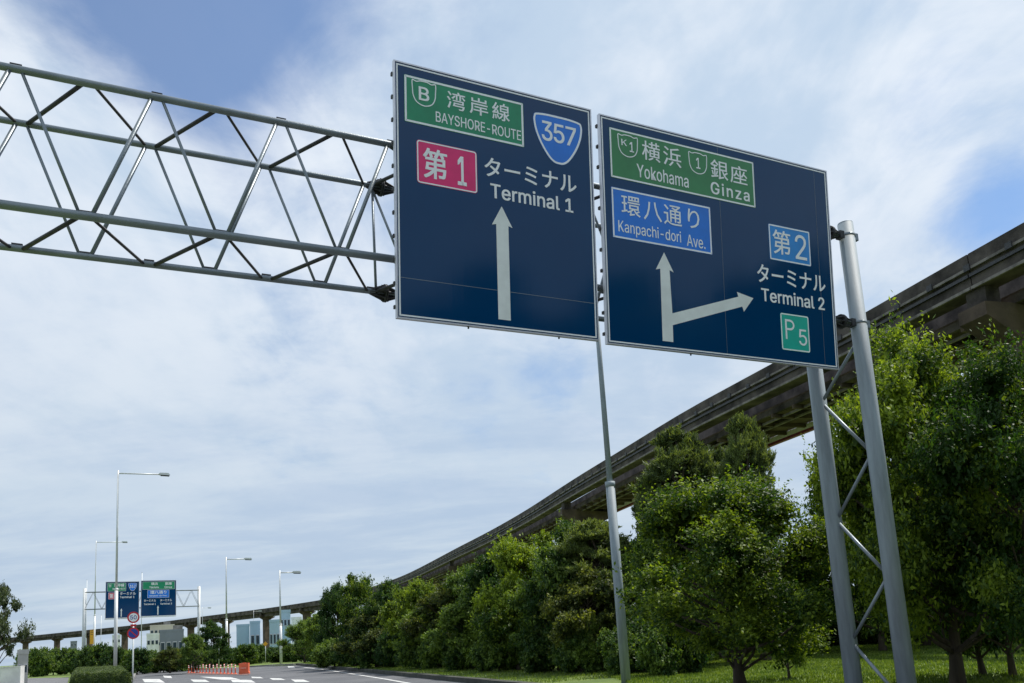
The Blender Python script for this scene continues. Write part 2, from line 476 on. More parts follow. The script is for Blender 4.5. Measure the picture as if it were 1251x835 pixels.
M_GRASS = grass_mat(); M_ASPH = asphalt_mat()
poly_obj('ground', [(-3500, -1500), (3500, -1500), (3500, 6000), (-3500, 6000)], 0, M_GRASS)
k0 = ground(361, 813); k1 = ground(572, 835); kd = (k1 - k0).normalized(); k2 = k1 + kd * 75
l0 = ground(160, 838); l2 = l0 + kd * 75
kf = ground(300, 815.3)
poly_obj('road', [l2, k2, k1, ground(440, 821.3), k0, kf, ground(228, 818.3), ground(168, 820.6), l0], .004, M_ASPH)
poly_obj('side_road', [k0 + Vector((-6, 4, 0)), k0 + Vector((1, 2.5, 0)), k0 + Vector((60, 30, 0)), k0 + Vector((60, 36, 0))], .004, M_ASPH)
# right-hand kerb of long blocks, with the verge behind it
rt = [k2, k1, ground(505, 828.1), ground(440, 821.3), ground(395, 816.6), k0]
side = Vector((kd.y, -kd.x, 0))
if side.x < 0: side = -side


def kerb_line(name, pts, wd, h, m, blk, dirn=1, z=0.0):
    """kerb built of separate blocks with open joints"""
    par = thing_struct(name)
    cnt = 0
    for a, b in zip(pts[:-1], pts[1:]):
        L = (b - a).length; n = max(1, int(L / blk)); d = (b - a).normalized(); s = Vector((d.y, -d.x, 0)) * dirn
        for i in range(n):
            p = a + d * (L * i / n + .01); q = a + d * (L * (i + 1) / n - .01)
            mb = MB(); mb.slab([(p.x, p.y), (q.x, q.y), ((q + s * wd).x, (q + s * wd).y), ((p + s * wd).x, (p + s * wd).y)], z, z + h + .004 * math.sin(cnt * 2.3))
            mb.build('kerb_block', m, par); cnt += 1
    return par


def thing_struct(name):
    o = bpy.data.objects.new(name, None); COL.objects.link(o); o['kind'] = 'structure'; return o


kerb_line('kerb', rt, .32, .17, M_DKERB, 2.0, 1)
# verge: raised lawn under the trees
vp = [p + Vector((side.x, side.y, 0)) * .33 for p in rt]
poly_obj('verge', [vp[0], vp[0] + Vector((160, 30, 0)), vp[-1] + Vector((160, 130, 0)), vp[-1] + Vector((2, 1, 0)), ] + [vp[i] for i in range(len(vp) - 1, 0, -1)], VERGE, M_GRASS, z0=-.05)
kerb_line('far_kerb', [ground(292, 816.2), ground(330, 814.0), ground(358, 812.6)], .3, .13, M_KERB, 2.0, -1)
kerb_line('left_kerb', [ground(160, 838) + kd * 20, ground(160, 838), ground(168, 820.8)], .25, .15, M_KERB, 2.0, -1)
poly_obj('footpath', [ground(30, 829), ground(84, 828), ground(80, 850), ground(-60, 860)], .004, mat('path_asphalt', (.13, .13, .135), .9, 0, .15, 1.0))

# road markings, each a thin sheet of paint
MARKS = [((85, 125), (160, 125), (185, 141), (95, 139)), ((175, 110), (210, 112), (215, 121), (182, 119)),
         ((295, 127), (360, 128), (380, 138), (310, 138)), ((335, 115), (470, 117), (520, 129), (430, 128)), ((470, 127), (560, 129), (580, 141), (480, 139)),
         ((560, 115), (600, 116), (615, 122), (565, 121)), ((640, 121), (690, 122), (712, 129), (655, 129)), ((735, 127), (790, 128), (818, 138), (752, 138)),
         ((720, 69), (748, 70), (752, 77), (722, 76))]
for mk in MARKS:
    pts = [ground(150 + a / 3.574, 795 + b / 3.574) for a, b in mk]
    poly_obj('road_marking', pts, .008, M_PAINT)
edge = [ground(366, 815.2), ground(395, 818.6), ground(432, 824.4), ground(470, 830.5), ground(500, 836)]; edge.append(edge[-1] + kd * 60)
b = MB()
for p, q in zip(edge[:-1], edge[1:]):
    s_ = Vector(((q - p).normalized().y, -(q - p).normalized().x, 0)) * -.16
    b.quad(p + Z_ * .008, q + Z_ * .008, q + s_ + Z_ * .008, p + s_ + Z_ * .008)
props(b.build('edge_line', M_PAINT), kind='structure')

# ------------------------------------------------------------------ near gantry
gan = thing('sign_gantry', 'tall grey steel truss gantry spanning the road and carrying the two big navy signs', 'gantry', Matrix.Translation(Vector((T(SN, 0, 0).x, T(SN, 0, 0).y, VERGE))))
GI = gan.matrix_world.inverted()


def gt(name, pts, rad, m, n=12, parent=None):
    b = MB(); b.tube([GI @ Vector(p) for p in pts], rad, n); return b.build(name, m, parent or gan)


for dep, ht, rr in ((0, HB, .037), (0, 0, .042), (DB, HB, .034), (DB, 0, .035)):
    gt('chord', [T(SL, dep, ht), T(SN - .1, dep, ht)], rr, M_GALV, 16)
ks = list(range(-9, 16))
thick, thin = .0215, .0155
for k in ks:
    if k + 1 > 15: break
    s0, s1 = k * Q, (k + 1) * Q; odd = k % 2 != 0
    o_ = .045
    if k % 2 == 0:   # even -> odd: bottom even node up to top odd node
        gt('brace', [T(s0 + o_, 0, 0), T(s1 - o_, 0, HB)], thick, M_GALV, 10)
        gt('brace', [T(s0 + o_, DB, 0), T(s1 - o_, DB, HB)], thick, M_GALV, 10)
        gt('brace', [T(s0 + o_, 0, HB), T(s1 - o_, DB, HB)], thin, M_DARKST, 8)
        gt('brace', [T(s0 + o_, 0, 0), T(s1 - o_, DB, 0)], thin, M_DARKST, 8)
    else:
        gt('brace', [T(s0 + o_, 0, HB), T(s1 - o_, 0, 0)], thin, M_GALV, 10)
        gt('brace', [T(s0 + o_, DB, HB), T(s1 - o_, DB, 0)], thin, M_GALV, 10)
        gt('brace', [T(s0 + o_, DB, HB), T(s1 - o_, 0, HB)], thick, M_DARKST, 8)
        gt('brace', [T(s0 + o_, DB, 0), T(s1 - o_, 0, 0)], thick, M_DARKST, 8)
# small gusset pads where braces meet the chords
for k in ks:
    for dep, ht in (((0, HB), (DB, 0)) if k % 2 else ((0, 0), (DB, 0))):
        c = T(k * Q, dep, ht + .045); b = MB(); b.box((-.05, -.012, -.012), (.05, .012, .012), GI @ Matrix.Translation(c) @ Matrix.Rotation(G, 4, 'Z')); b.build('gusset', M_DARKST, gan)
# bolted section joints: two flanges with tapering ribs on each chord
SJ = 5.28 * Q
for sj in (SJ, SN - .36):
    for dep, ht, rr in ((0, HB, .04), (0, 0, .045), (DB, HB, .037), (DB, 0, .038)):
        M = GI @ Matrix.Translation(T(sj, dep, ht)) @ Matrix.Rotation(G, 4, 'Z')
        b = MB()
        for x0 in (-.016, .004): b.tube([M @ Vector((x0, 0, 0)), M @ Vector((x0 + .013, 0, 0))], .108, 20)
        for j in range(8):
            a = j * math.pi / 4 + .2
            RM = M @ Matrix.Rotation(a, 4, 'X')
            b.prism([(-.19, rr * .9), (-.016, rr * .9), (-.016, .10)], -.005, .005, RM)
            b.prism([(.19, rr * .9), (.017, rr * .9), (.017, .10)], -.005, .005, RM)
            b.tube([RM @ Vector((-.045, 0, .088)), RM @ Vector((.046, 0, .088))], .010, 6)
        b.build('flange_joint', M_DARKST, gan)
gt('brace', [T(5.1 * Q, DB, HB), T(5.1 * Q, DB, 0)], .016, M_GALV, 8)
# posts
PN = Vector((T(SN, 0, 0).x, T(SN, 0, 0).y, 0)); PF = PN + N_ * DB
PLn = Vector((T(SL, 0, 0).x, T(SL, 0, 0).y, 0)); PLf = PLn + N_ * DB
htop = height_at(PN, 1034, 274)
for P, r_ in ((PN, .112), (PF, .112), (PLn, .112), (PLf, .112)):
    gt('post', [P + Z_ * .1, P + Z_ * htop], [r_ * 1.13, r_], M_POST, 32)
    gt('post_cap', [P + Z_ * (htop + .001), P + Z_ * (htop + .012)], r_ - .004, M_GALV, 32)
    gt('base_plate', [P + Z_ * .1, P + Z_ * .14], .30, M_GALV, 24)
hN = [height_at(PN, 1050, y) for y in (415, 555, 706)]; hF = [height_at(PF, 1010, y) for y in (493, 638, 786)]
for A_, B_ in ((PN, PF), (PLn, PLf)):
    dv = (B_ - A_).normalized() * .10
    for i in range(3):
        gt('post_brace', [A_ + dv + Z_ * (hN[i] - .04), B_ - dv + Z_ * (hF[i] + .05)], .026, M_GALV, 10)
        nx = hN[i + 1] if i < 2 else hN[2] - (hN[1] - hN[2])
        gt('post_brace', [B_ - dv + Z_ * (hF[i] - .05), A_ + dv + Z_ * (nx + .04)], .026, M_GALV, 10)
# clamp bands round the posts at chord height, with bolt lugs
for A_ in (PN, PF):
    for ht in (HB, 0):
        z = T(SN, 0, ht).z
        gt('clamp_band', [Vector((A_.x, A_.y, z - .02)), Vector((A_.x, A_.y, z + .02))], .121, M_GALV, 32)
        for sgn in (1, -1):
            c = Vector((A_.x, A_.y, z)) + E_ * .14 * sgn
            b = MB(); b.box((-.045, -.05, -.055), (.045, .05, .055), GI @ Matrix.Translation(c) @ Matrix.Rotation(G, 4, 'Z')); b.build('clamp_lug', M_DARKST if sgn < 0 else M_GALV, gan)

# ------------------------------------------------------------------ the two big signs
TI = .0814
SX = E_; SY = N_ * math.cos(TI) + Z_ * math.sin(TI); SZ = Z_ * math.cos(TI) - N_ * math.sin(TI)
S0 = O_ + E_ * 2.9079 - N_ * .35 - Z_ * .7833


def sign_base(u, v): 
    p = S0 + SX * u + SZ * v
    return Matrix(((SX.x, SY.x, SZ.x, p.x), (SX.y, SY.y, SZ.y, p.y), (SX.z, SY.z, SZ.z, p.z), (0, 0, 0, 1)))


def sign_body(root, W, H, seams, chs, mats_=True):
    # panels of sheet split at the seams, with a hair gap
    us = [0] + seams[0] + [W]; vs = [0] + seams[1] + [H]
    g = .0025
    for i in range(len(us) - 1):
        for j in range(len(vs) - 1):
            box_obj('panel', (us[i] + (g if i else 0), 0, vs[j] + (g if j else 0)), (us[i + 1] - (g if i < len(us) - 2 else 0), .012, vs[j + 1] - (g if j < len(vs) - 2 else 0)), M_NAVY, root)
    box_obj('backing_sheet', (.004, .0125, .004), (W - .004, .03, H - .004), M_ALU, root)
    o = [(0, 0), (W, 0), (W, H), (0, H)]
    b = MB(); ring(b, [(-.012, -.012), (W + .012, -.012), (W + .012, H + .012), (-.012, H + .012)], [(.004, .004), (W - .004, .004), (W - .004, H - .004), (.004, H - .004)], -.006, .04); b.build('frame', M_ALU, root)
    b = MB(); ring(b, [(.018, .018), (W - .018, .018), (W - .018, H - .018), (.018, H - .018)], [(.034, .034), (W - .034, .034), (W - .034, H - .034), (.034, H - .034)], -.0025, -.0002); b.build('border_line', M_WHITE, root)
    for v in seams[1]: box_obj('joint_strip', (.036, -.0012, v - .0028), (W - .036, -.0002, v + .0028), M_GALV, root)
    for u in seams[0]: box_obj('joint_strip', (u - .002, -.0012, .036), (u + .002, -.0002, H - .036), M_GALV, root)
    n = 11
    for i in range(n):
        v = .12 + (H - .24) * i / (n - 1)
        box_obj('stiffener', (-.022, .0405, v - .018), (W + .022, .075, v + .018), M_DARKST, root)
    for u in ((.45, W - .45) if W < 3 else (.5, W / 2, W - .5)):
        box_obj('support_channel', (u - .03, .0755, .06), (u + .03, .125, H - .06), M_GALV, root)
        for v in (chs[0], chs[1]):
            inv = root.matrix_world.inverted()
            # arm back to the chord
            pw = root.matrix_world @ Vector((u, .125, v)); s = (pw - O_).dot(E_)
            ch = T(s, 0, 0 if v < 1.5 else HB)
            b = MB(); b.tube([inv @ pw, inv @ ch], .028, 8); b.build('mounting_arm', M_DARKST, root)
            b = MB(); b.tube([inv @ (ch - E_ * .05), inv @ (ch + E_ * .05)], .058, 14); b.build('chord_clamp', M_DARKST, root)
    for u in (W * .33, W * .79):
        b = MB(); b.tube([(u, .02, -.035), (u, .02, -.012)], .010, 8); b.build('drain_stud', M_DARKST, root)


def badge(parent, pts, m=None, wd=.012, y=-.006):
    """outlined route shield with flat top and round foot: (left, top, right, bottom)"""
    l, t_, r, bt = pts; w_ = (r - l) / 2; c = (l + r) / 2; h = t_ - bt
    sh = [(-1, .97), (-.62, .95), (-.30, 1.0), (.30, 1.0), (.62, .95), (1, .97), (1.0, .62), (.93, .34), (.62, .10), (0, 0), (-.62, .10), (-.93, .34), (-1, .62)]
    p = smooth_poly([(c + x * w_, bt + z * h) for x, z in sh], 4)
    b = MB(); ring(b, p, inset(p, wd), y, y + .002); return b.build('route_shield', m or M_WHITE, parent)


def onigiri(parent, l, t_, r, bt, m, y=-.004):
    w_ = (r - l) / 2; c = (l + r) / 2; h = t_ - bt
    sh = [(-1, .80), (-.985, .90), (-.90, .965), (-.5, .995), (0, 1.0), (.5, .995), (.90, .965), (.985, .90), (1, .80), (.93, .60), (.74, .36), (.46, .13), (.22, .02), (0, 0), (-.22, .02), (-.46, .13), (-.74, .36), (-.93, .60)]
    p = smooth_poly([(c + x * w_, bt + z * h) for x, z in sh], 3)
    b = MB(); b.prism(p, y, -.0005); o = b.build('route_shield', m, parent)
    q = MB(); ring(q, inset(p, .003), inset(p, .026 if h > .4 else .006), y - .0015, y + .0005); q.build('border', M_WHITE, o)
    return o


s1 = thing('direction_sign', 'big navy overhead sign for Terminal 1 with route 357 shield and one straight arrow', 'road sign', sign_base(0, 0))
sign_body(s1, 2.443, 2.80, ([], [.43]), (.79, 2.16))
p = plate(s1, 'route_plate', (.104, 2.150, 1.538, 2.678), M_GREEN, .012, .022)
badge(p, (.191, 2.648, .468, 2.362)); W_ = M_WHITE
text('B', (.268, 2.425, .388, 2.580), W_, p, .03)
for ch, bx in (('湾', (.596, 2.407, .814, 2.613)), ('岸', (.866, 2.407, 1.090, 2.607)), ('線', (1.142, 2.405, 1.360, 2.612))): text(ch, bx, W_, p, .012)
text('BAYSHORE-ROUTE', (.460, 2.219, 1.500, 2.340), W_, p, .012)
o = onigiri(s1, 1.665, 2.625, 2.320, 2.035, M_BLUE)
for ch, bx in (('3', (1.770, 2.290, 1.912, 2.530)), ('5', (1.928, 2.294, 2.072, 2.526)), ('7', (2.090, 2.294, 2.232, 2.526))): text(ch, bx, W_, o, .02)
p = plate(s1, 'terminal_plate', (.235, 1.494, .940, 1.976), M_RED, .035, .014)
text('第', (.305, 1.565, .585, 1.905), W_, p, .022); text('1', (.705, 1.552, .812, 1.885), W_, p, .02)
text('ターミナル', (1.033, 1.722, 2.217, 1.945), W_, s1, .018, y=-.003)
text('Terminal 1', (1.098, 1.478, 2.162, 1.652), W_, s1, .03, y=-.003)
b = MB(); b.prism([(1.233, 1.402), (1.107, 1.172), (1.160, 1.186), (1.160, .104), (1.310, .104), (1.310, 1.186), (1.360, 1.172)], -.003, -.0005); b.build('arrow', M_ARROW, s1)

U2, V2 = 2.575, -.024
s2 = thing('direction_sign', 'big navy overhead sign for Terminal 2 with green Yokohama plate and forked arrow', 'road sign', sign_base(U2, V2))
sign_body(s2, 3.715, 2.80, ([1.79, 3.48], []), (.81, 2.18))


def B2(a, b_, c, d): return (a - U2, b_ - V2, c - U2, d - V2)


p = plate(s2, 'route_plate', B2(2.703, 2.022, 4.964, 2.650), M_GREEN2, .012, .020)
badge(p, B2(2.822, 2.60, 3.112, 2.318)); badge(p, B2(3.890, 2.592, 4.180, 2.308))
glyph('K', B2(2.872, 2.455, 2.955, 2.535), W_, p, w=.2); text('1', B2(2.990, 2.392, 3.052, 2.522), W_, p, .02)
text('1', B2(4.005, 2.380, 4.070, 2.525), W_, p, .015)
for ch, bx in (('横', (3.172, 2.338, 3.446, 2.585)), ('浜', (3.493, 2.330, 3.768, 2.580)), ('銀', (4.236, 2.303, 4.520, 2.558)), ('座', (4.556, 2.300, 4.842, 2.545))): text(ch, B2(*bx), W_, p, .008)
text('Yokohama', B2(3.083, 2.093, 3.870, 2.262), W_, p, .012); text('Ginza', B2(4.222, 2.085, 4.866, 2.254), W_, p, .028, space=1.15)
p = plate(s2, 'road_name_plate', B2(2.701, 1.275, 4.198, 1.902), M_BLUE, .010, .020)
for ch, bx in (('環', (2.838, 1.578, 3.112, 1.826)), ('八', (3.160, 1.570, 3.430, 1.812)), ('通', (3.462, 1.562, 3.735, 1.820)), ('り', (3.832, 1.574, 4.012, 1.824))): text(ch, B2(*bx), W_, p, .006)
glyph('K', B2(2.782, 1.360, 2.862, 1.498), W_, p, w=.2); text('anpachi-dori', B2(2.872, 1.322, 3.712, 1.502), W_, p, .006); text('Ave.', B2(3.800, 1.330, 4.090, 1.482), W_, p, .006)
p = plate(s2, 'terminal_plate', B2(5.167, 1.356, 5.902, 1.846), M_BLUE2, .022, .018)
text('第', B2(5.230, 1.448, 5.545, 1.782), W_, p, .010); text('2', B2(5.625, 1.428, 5.830, 1.772), W_, p, .004)
text('ターミナル', B2(4.930, 1.022, 6.145, 1.268), W_, s2, .018, y=-.003)
text('Terminal 2', B2(4.982, .768, 6.108, .950), W_, s2, .03, y=-.003)
p = plate(s2, 'car_park_plate', B2(5.290, .150, 5.793, .650), M_TEAL, .030, .016)
glyph('P', B2(5.366, .300, 5.530, .570), W_, p, w=.17); text('5', B2(5.600, .238, 5.742, .458), W_, p, .006)
b = MB(); b.prism([(x - U2, z - V2) for x, z in ((3.443, 1.195), (3.309, .962), (3.376, .982), (3.366, .078), (3.524, .078), (3.527, .290), (4.650, .655), (4.672, .590), (4.842, .788), (4.572, .838), (4.592, .778), (3.529, .438), (3.514, .982), (3.575, .962))], -.003, -.0005)
b.build('arrow', M_ARROW, s2)

# ------------------------------------------------------------------ street lamps
def lamp(P, H, arm, label, r=.11, split=.42, d=None, group='street lamps along the road', M_LAMP=M_LAMP):
    root = thing('street_lamp', label, 'street lamp', P, group)
    d = d or E_
    tube_obj('pole', [(0, 0, 0), (0, 0, H * split)], [r * 1.05, r], M_LAMP, root, 16)
    tube_obj('upper_pole', [(0, 0, H * split + .001), (0, 0, H)], [r * .66, r * .5], M_LAMP, root, 16)
    tube_obj('collar', [(0, 0, H * split - .12), (0, 0, H * split + .03)], r * 1.12, M_LAMP, root, 16)
    a0 = Vector((0, 0, H - .25)) + d * .08; a1 = a0 + d * arm
    tube_obj('arm', [a0, a1], r * .42, M_LAMP, root, 8)
    M = Matrix.Translation(a1) @ Matrix.Rotation(math.atan2(d.y, d.x), 4, 'Z')
    b = MB(); b.prism([(0, -.05), (.85, -.10), (.90, -.03), (.75, .12), (.08, .13), (0, .08)], -.17, .17, M); hd = b.build('lamp_head', M_LAMP, root)
    b = MB(); b.prism([(.12, -.065), (.14, -.13), (.84, -.16), (.86, -.105)], -.14, .14, M); b.build('lens', M_DARKST, hd)
    return root


def lamp_px(bx, by, ty, arm, label, r=.14, **k):
    P = ground(bx, by); return lamp(P, height_at(P, bx, ty), arm, label, r, **k)


lamp_px(140.5, 829, 575, 3.2, 'tall grey street lamp rising beside the clipped hedge, nearest of the far lamps')
lamp_px(114.5, 819, 661, 3.8, 'street lamp behind the hedge with the yellow board on its pole')
lamp_px(277, 813.5, 681, 2.0, 'street lamp standing behind the orange posts')
lamp_px(343.5, 811.5, 697, 1.25, 'street lamp in front of the pale blue buildings, by the low wall')
lamp_px(310.5, 802, 746, 1.1, 'small distant street lamp under the dark viaduct', .08)
lamp_px(247.5, 806, 742, 1.2, 'distant street lamp just right of the far gantry post', .08)
# the lamp whose head is hidden behind the near signs
Pm = ground(765.5, 840); Pm.z = VERGE
ml = lamp(Pm, 11.6, 2.6, 'stepped grey street lamp pole standing on the verge behind the gap between the big signs', .125, split=(height_at(Pm, 747, 590) - VERGE) / 11.6, d=-E_, M_LAMP=M_POST)
lean = ground(764.2, 835)

# thin poles
def thin_pole(bx, by, ty, label, r=.05):
    P = ground(bx, by); o = thing('pole', label, 'pole', P)
    tube_obj('shaft', [(0, 0, 0), (0, 0, height_at(P, bx, ty))], [r, r * .8], M_LAMP, o, 8); tube_obj('cap', [(0, 0, height_at(P, bx, ty) + .001), (0, 0, height_at(P, bx, ty) + .05)], r, M_GALV, o, 8)
    return P


thin_pole(122.6, 818, 752, 'thin pale pole just right of the yellow board')
thin_pole(172.3, 819, 700, 'thin white pole passing the gap between the two far signs', .055)
thin_pole(104, 819.5, 709, 'thin mast beside the left post of the far gantry', .05)

# yellow board on the lamp pole
Py = ground(113.6, 819.2) - Vector((0, .6, 0)); z0 = height_at(Py, 114, 787); z1 = height_at(Py, 114, 769.5)
yb = thing('yellow_board', 'upright yellow notice board fixed to a lamp pole behind the hedge', 'sign', Py)
box_obj('board', (-.30, -.03, z0), (.30, 0, z1), M_YELLOW, yb)
for k in range(3): box_obj('text_band', (-.19, -.036, z1 - .22 - k * .28), (.19, -.0305, z1 - .14 - k * .28), M_DARKST, yb)
box_obj('frame', (-.37, -.02, z0 - .03), (-.305, .03, z1 + .03), M_DARKST, yb)
box_obj('bracket', (-.05, .001, (z0 + z1) / 2 - .05), (.05, .5, (z0 + z1) / 2 + .05), M_DARKST, yb)


# ------------------------------------------------------------------ round traffic signs
def disc(b, c, r, y0, y1, n=28): b.prism([(c[0] + r * math.cos(2 * math.pi * i / n), c[1] + r * math.sin(2 * math.pi * i / n)) for i in range(n)], y0, y1)


def round_sign(bx, by, ys, label, rad=.3, white_top=False, group=None):
    """pole with a 50 limit disc over a no-parking disc; ys are picture rows of disc centres"""
    P = ground(bx, by); yaw = math.atan2(-P.x, P.y)
    root = thing('traffic_sign', label, 'traffic sign', Matrix.Translation(P) @ Matrix.Rotation(yaw, 4, 'Z'))
    zs = [height_at(P, bx, y) for y in ys]
    tube_obj('pole', [(0, .04, 0), (0, .04, zs[0] + rad * .9)], .038, M_WHITE, root, 12)
    b = MB(); disc(b, (0, zs[0]), rad, -.008, 0); o = b.build('speed_limit_disc', M_REDP, root)
    b = MB(); disc(b, (0, zs[0]), rad * .74, -.012, -.0085); b.build('disc_field', M_WHITE, o)
    text('50', (-.155, zs[0] - .11, .155, zs[0] + .11), M_BLUEP, o, .03, y=-.016, th=.003)
    b = MB(); disc(b, (0, zs[1]), rad, -.008, 0); o = b.build('no_parking_disc', M_REDP, root)
    b = MB(); disc(b, (0, zs[1]), rad * .76, -.012, -.0085); b.build('disc_field', M_BLUEP, o)
    b = MB(); M = Matrix.Translation((0, 0, zs[1])) @ Matrix.Rotation(R(45), 4, 'Y'); b.box((-rad * .76, -.016, -.028), (rad * .76, -.0125, .028), M); b.build('slash', M_REDP, o)
    zm = (zs[0] + zs[1]) / 2
    box_obj('small_plate', (-.14, -.006, zm - .055), (.14, -.001, zm + .055), M_WHITE if white_top else M_REDP, root)
    if white_top: box_obj('top_plate', (-.16, -.006, zs[0] + rad + .05), (.16, 0, zs[0] + rad + .5), M_WHITE, root)
    return root


round_sign(162, 842, (754.6, 774), 'round 50 speed limit over no-parking disc on white pole in front of the far gantry')
round_sign(267.5, 815.5, (775, 786.5), 'small far 50 limit and no-parking discs on a pole behind the orange posts', .28, True)
P = ground(324.5, 811); o = thing('warning_sign', 'yellow diamond warning sign before the shrubs between the pale buildings', 'traffic sign', P)
zc = height_at(P, 324, 787); tube_obj('pole', [(0, .03, 0), (0, .03, zc + .2)], .035, M_LAMP, o, 8)
box_obj('diamond', (-.2, -.01, -.2), (.2, 0, .2), M_YELLOW, o, M=Matrix.Translation((0, 0, zc)) @ Matrix.Rotation(R(45), 4, 'Y'))
P = ground(252, 815); o = thing('tall_banner', 'narrow dark teal upright banner beside the right post of the far gantry', 'banner', P)
z0, z1 = height_at(P, 252, 797), height_at(P, 252, 771)
tube_obj('pole', [(-.2, .03, 0), (-.2, .03, z1 + .1)], .03, M_LAMP, o, 8)
box_obj('banner_panel', (-.18, -.01, z0), (.18, .01, z1), mat('teal_banner_cloth', (.01, .09, .15), .8), o)
box_obj('banner_stripe', (-.1, -.014, z0 + (z1 - z0) * .45), (.06, -.0105, z0 + (z1 - z0) * .85), mat('pale_blue_print', (.15, .4, .5), .7), o)

# ------------------------------------------------------------------ far gantry with its two signs
A = ground(101.7, 826.3); Bp = ground(243.7, 816)
fe = (Bp - A).normalized(); fn = Vector((-fe.y, fe.x, 0)); FW = (Bp - A).length
M = Matrix.Translation(A) @ Matrix.Rotation(math.atan2(fe.y, fe.x), 4, 'Z')
fg = thing('sign_gantry', 'far pale sign gantry across the road beyond the round traffic signs', 'gantry', M)
hc1, hc0 = height_at(Bp, 243.7, 721), height_at(Bp, 243.7, 740.5); ht_ = height_at(Bp, 243.7, 716.5)
for x, y in ((0, .2), (FW, .2)):
    tube_obj('post', [(x, y, 0), (x, y, ht_)], .17, M_LAMP, fg, 14)
for y in (0, .4):
    for z in (hc0, hc1): tube_obj('chord', [(0, y, z), (FW, y, z)], .048, M_GALV, fg, 8)
nb = 14
for y in (0, .4):
    for k in range(nb):
        x0, x1 = FW * k / nb, FW * (k + 1) / nb; a, b_ = (hc0, hc1) if k % 2 == 0 else (hc1, hc0)
        tube_obj('brace', [(x0, y, a), (x1, y, b_)], .018, M_GALV, fg, 6)


def far_u(px, py, base):     # position along the far gantry of a picture point
    d = ray(px, py); nrm = fn; k = (base - Vector((0, 0, CAMZ))).dot(nrm) / d.dot(nrm); P_ = Vector((0, 0, CAMZ)) + d * k
    return (P_ - A).dot(fe), P_.z


fb = A - fn * .25
for idx, (x0, y0, x1, y1, lab) in enumerate(((129, 711, 169.8, 755, 'far navy overhead sign, left one with pink plate and blue route shield'), (172.3, 709.5, 215, 752.5, 'far navy overhead sign, right one with a full-width green plate over a blue plate'))):
    u0, _ = far_u(x0, (y0 + y1) / 2, fb); u1, _ = far_u(x1, (y0 + y1) / 2, fb); _, zt = far_u((x0 + x1) / 2, y0, fb); _, zb = far_u((x0 + x1) / 2, y1, fb)
    W, H = u1 - u0, zt - zb
    Ms = Matrix.Translation(fb + fe * u0 + Z_ * zb) @ Matrix.Rotation(math.atan2(fe.y, fe.x), 4, 'Z')
    s = thing('direction_sign', lab, 'road sign', Ms)
    box_obj('panel', (0, 0, 0), (W, .04, H), M_NAVY, s)
    b = MB(); ring(b, [(-.02, -.02), (W + .02, -.02), (W + .02, H + .02), (-.02, H + .02)], [(.02, .02), (W - .02, .02), (W - .02, H - .02), (.02, H - .02)], -.01, .05); b.build('frame', M_ALU, s)
    box_obj('lower_strip', (-.05, .06, -.14), (W + .05, .16, -.04), M_WHITE, s)  # plain white strip below the panel
    for u in (.4, W - .4):
        box_obj('mounting_arm', (u - .04, .0505, .1), (u + .04, .2, H - .2), M_GALV, s)
    fx = lambda a: a * W
    if idx == 0:
        p = plate(s, 'route_plate', (fx(.05), H * .74, fx(.60), H * .97), M_GREEN, .01, .02)
        badge(p, (fx(.08), H * .945, fx(.17), H * .84)); text('B', (fx(.105), H * .865, fx(.145), H * .925), W_, p, .03)
        text('湾岸線', (fx(.24), H * .86, fx(.55), H * .95), W_, p, .02); text('BAYSHORE-ROUTE', (fx(.20), H * .78, fx(.57), H * .83), W_, p, .02)
        o = onigiri(s, fx(.67), H * .96, fx(.93), H * .74, M_BLUE); text('357', (fx(.71), H * .82, fx(.89), H * .91), W_, o, .02)
        p = plate(s, 'terminal_plate', (fx(.08), H * .52, fx(.30), H * .70), mat('pale_pink_sheet', (.62, .12, .18), .35), .02, .02); text('第1', (fx(.11), H * .55, fx(.27), H * .67), W_, p, .02)
        text('ターミナル', (fx(.42), H * .63, fx(.90), H * .71), W_, s, .02, y=-.003); text('Terminal 1', (fx(.42), H * .54, fx(.86), H * .60), W_, s, .03, y=-.003)
        c = fx(.47); b = MB(); b.prism([(c, H * .26), (c - .11, H * .19), (c - .05, H * .20), (c - .05, H * .03), (c + .05, H * .03), (c + .05, H * .20), (c + .11, H * .19)], -.003, -.0005); b.build('arrow', M_ARROW, s)
    else:
        p = plate(s, 'route_plate', (fx(.04), H * .75, fx(.96), H * .97), M_GREEN, .01, .02)
        text('横浜', (fx(.28), H * .87, fx(.47), H * .95), W_, p, .02); text('Yokohama', (fx(.23), H * .78, fx(.50), H * .84), W_, p, .02)
        text('銀座', (fx(.68), H * .87, fx(.88), H * .95), W_, p, .02); text('Ginza', (fx(.66), H * .78, fx(.88), H * .84), W_, p, .02)
        p = plate(s, 'road_name_plate', (fx(.18), H * .51, fx(.80), H * .73), M_BLUE, .01, .02)
        text('環八通り', (fx(.26), H * .62, fx(.72), H * .71), W_, p, .02); text('Kanpachi-dori Ave.', (fx(.24), H * .54, fx(.74), H * .59), W_, p, .02)
        for a in (.08, .54):
            text('ターミナル', (fx(a), H * .40, fx(a + .34), H * .47), W_, s, .02, y=-.003); text('Terminal 2' if a > .3 else 'Terminal 1', (fx(a), H * .31, fx(a + .34), H * .36), W_, s, .03, y=-.003)
        c = fx(.48); b = MB(); b.prism([(c, H * .29), (c - .12, H * .22), (c - .06, H * .225), (c - .06, H * .03), (c + .06, H * .03), (c + .06, H * .225), (c + .12, H * .22)], -.003, -.0005); b.build('arrow', M_ARROW, s)

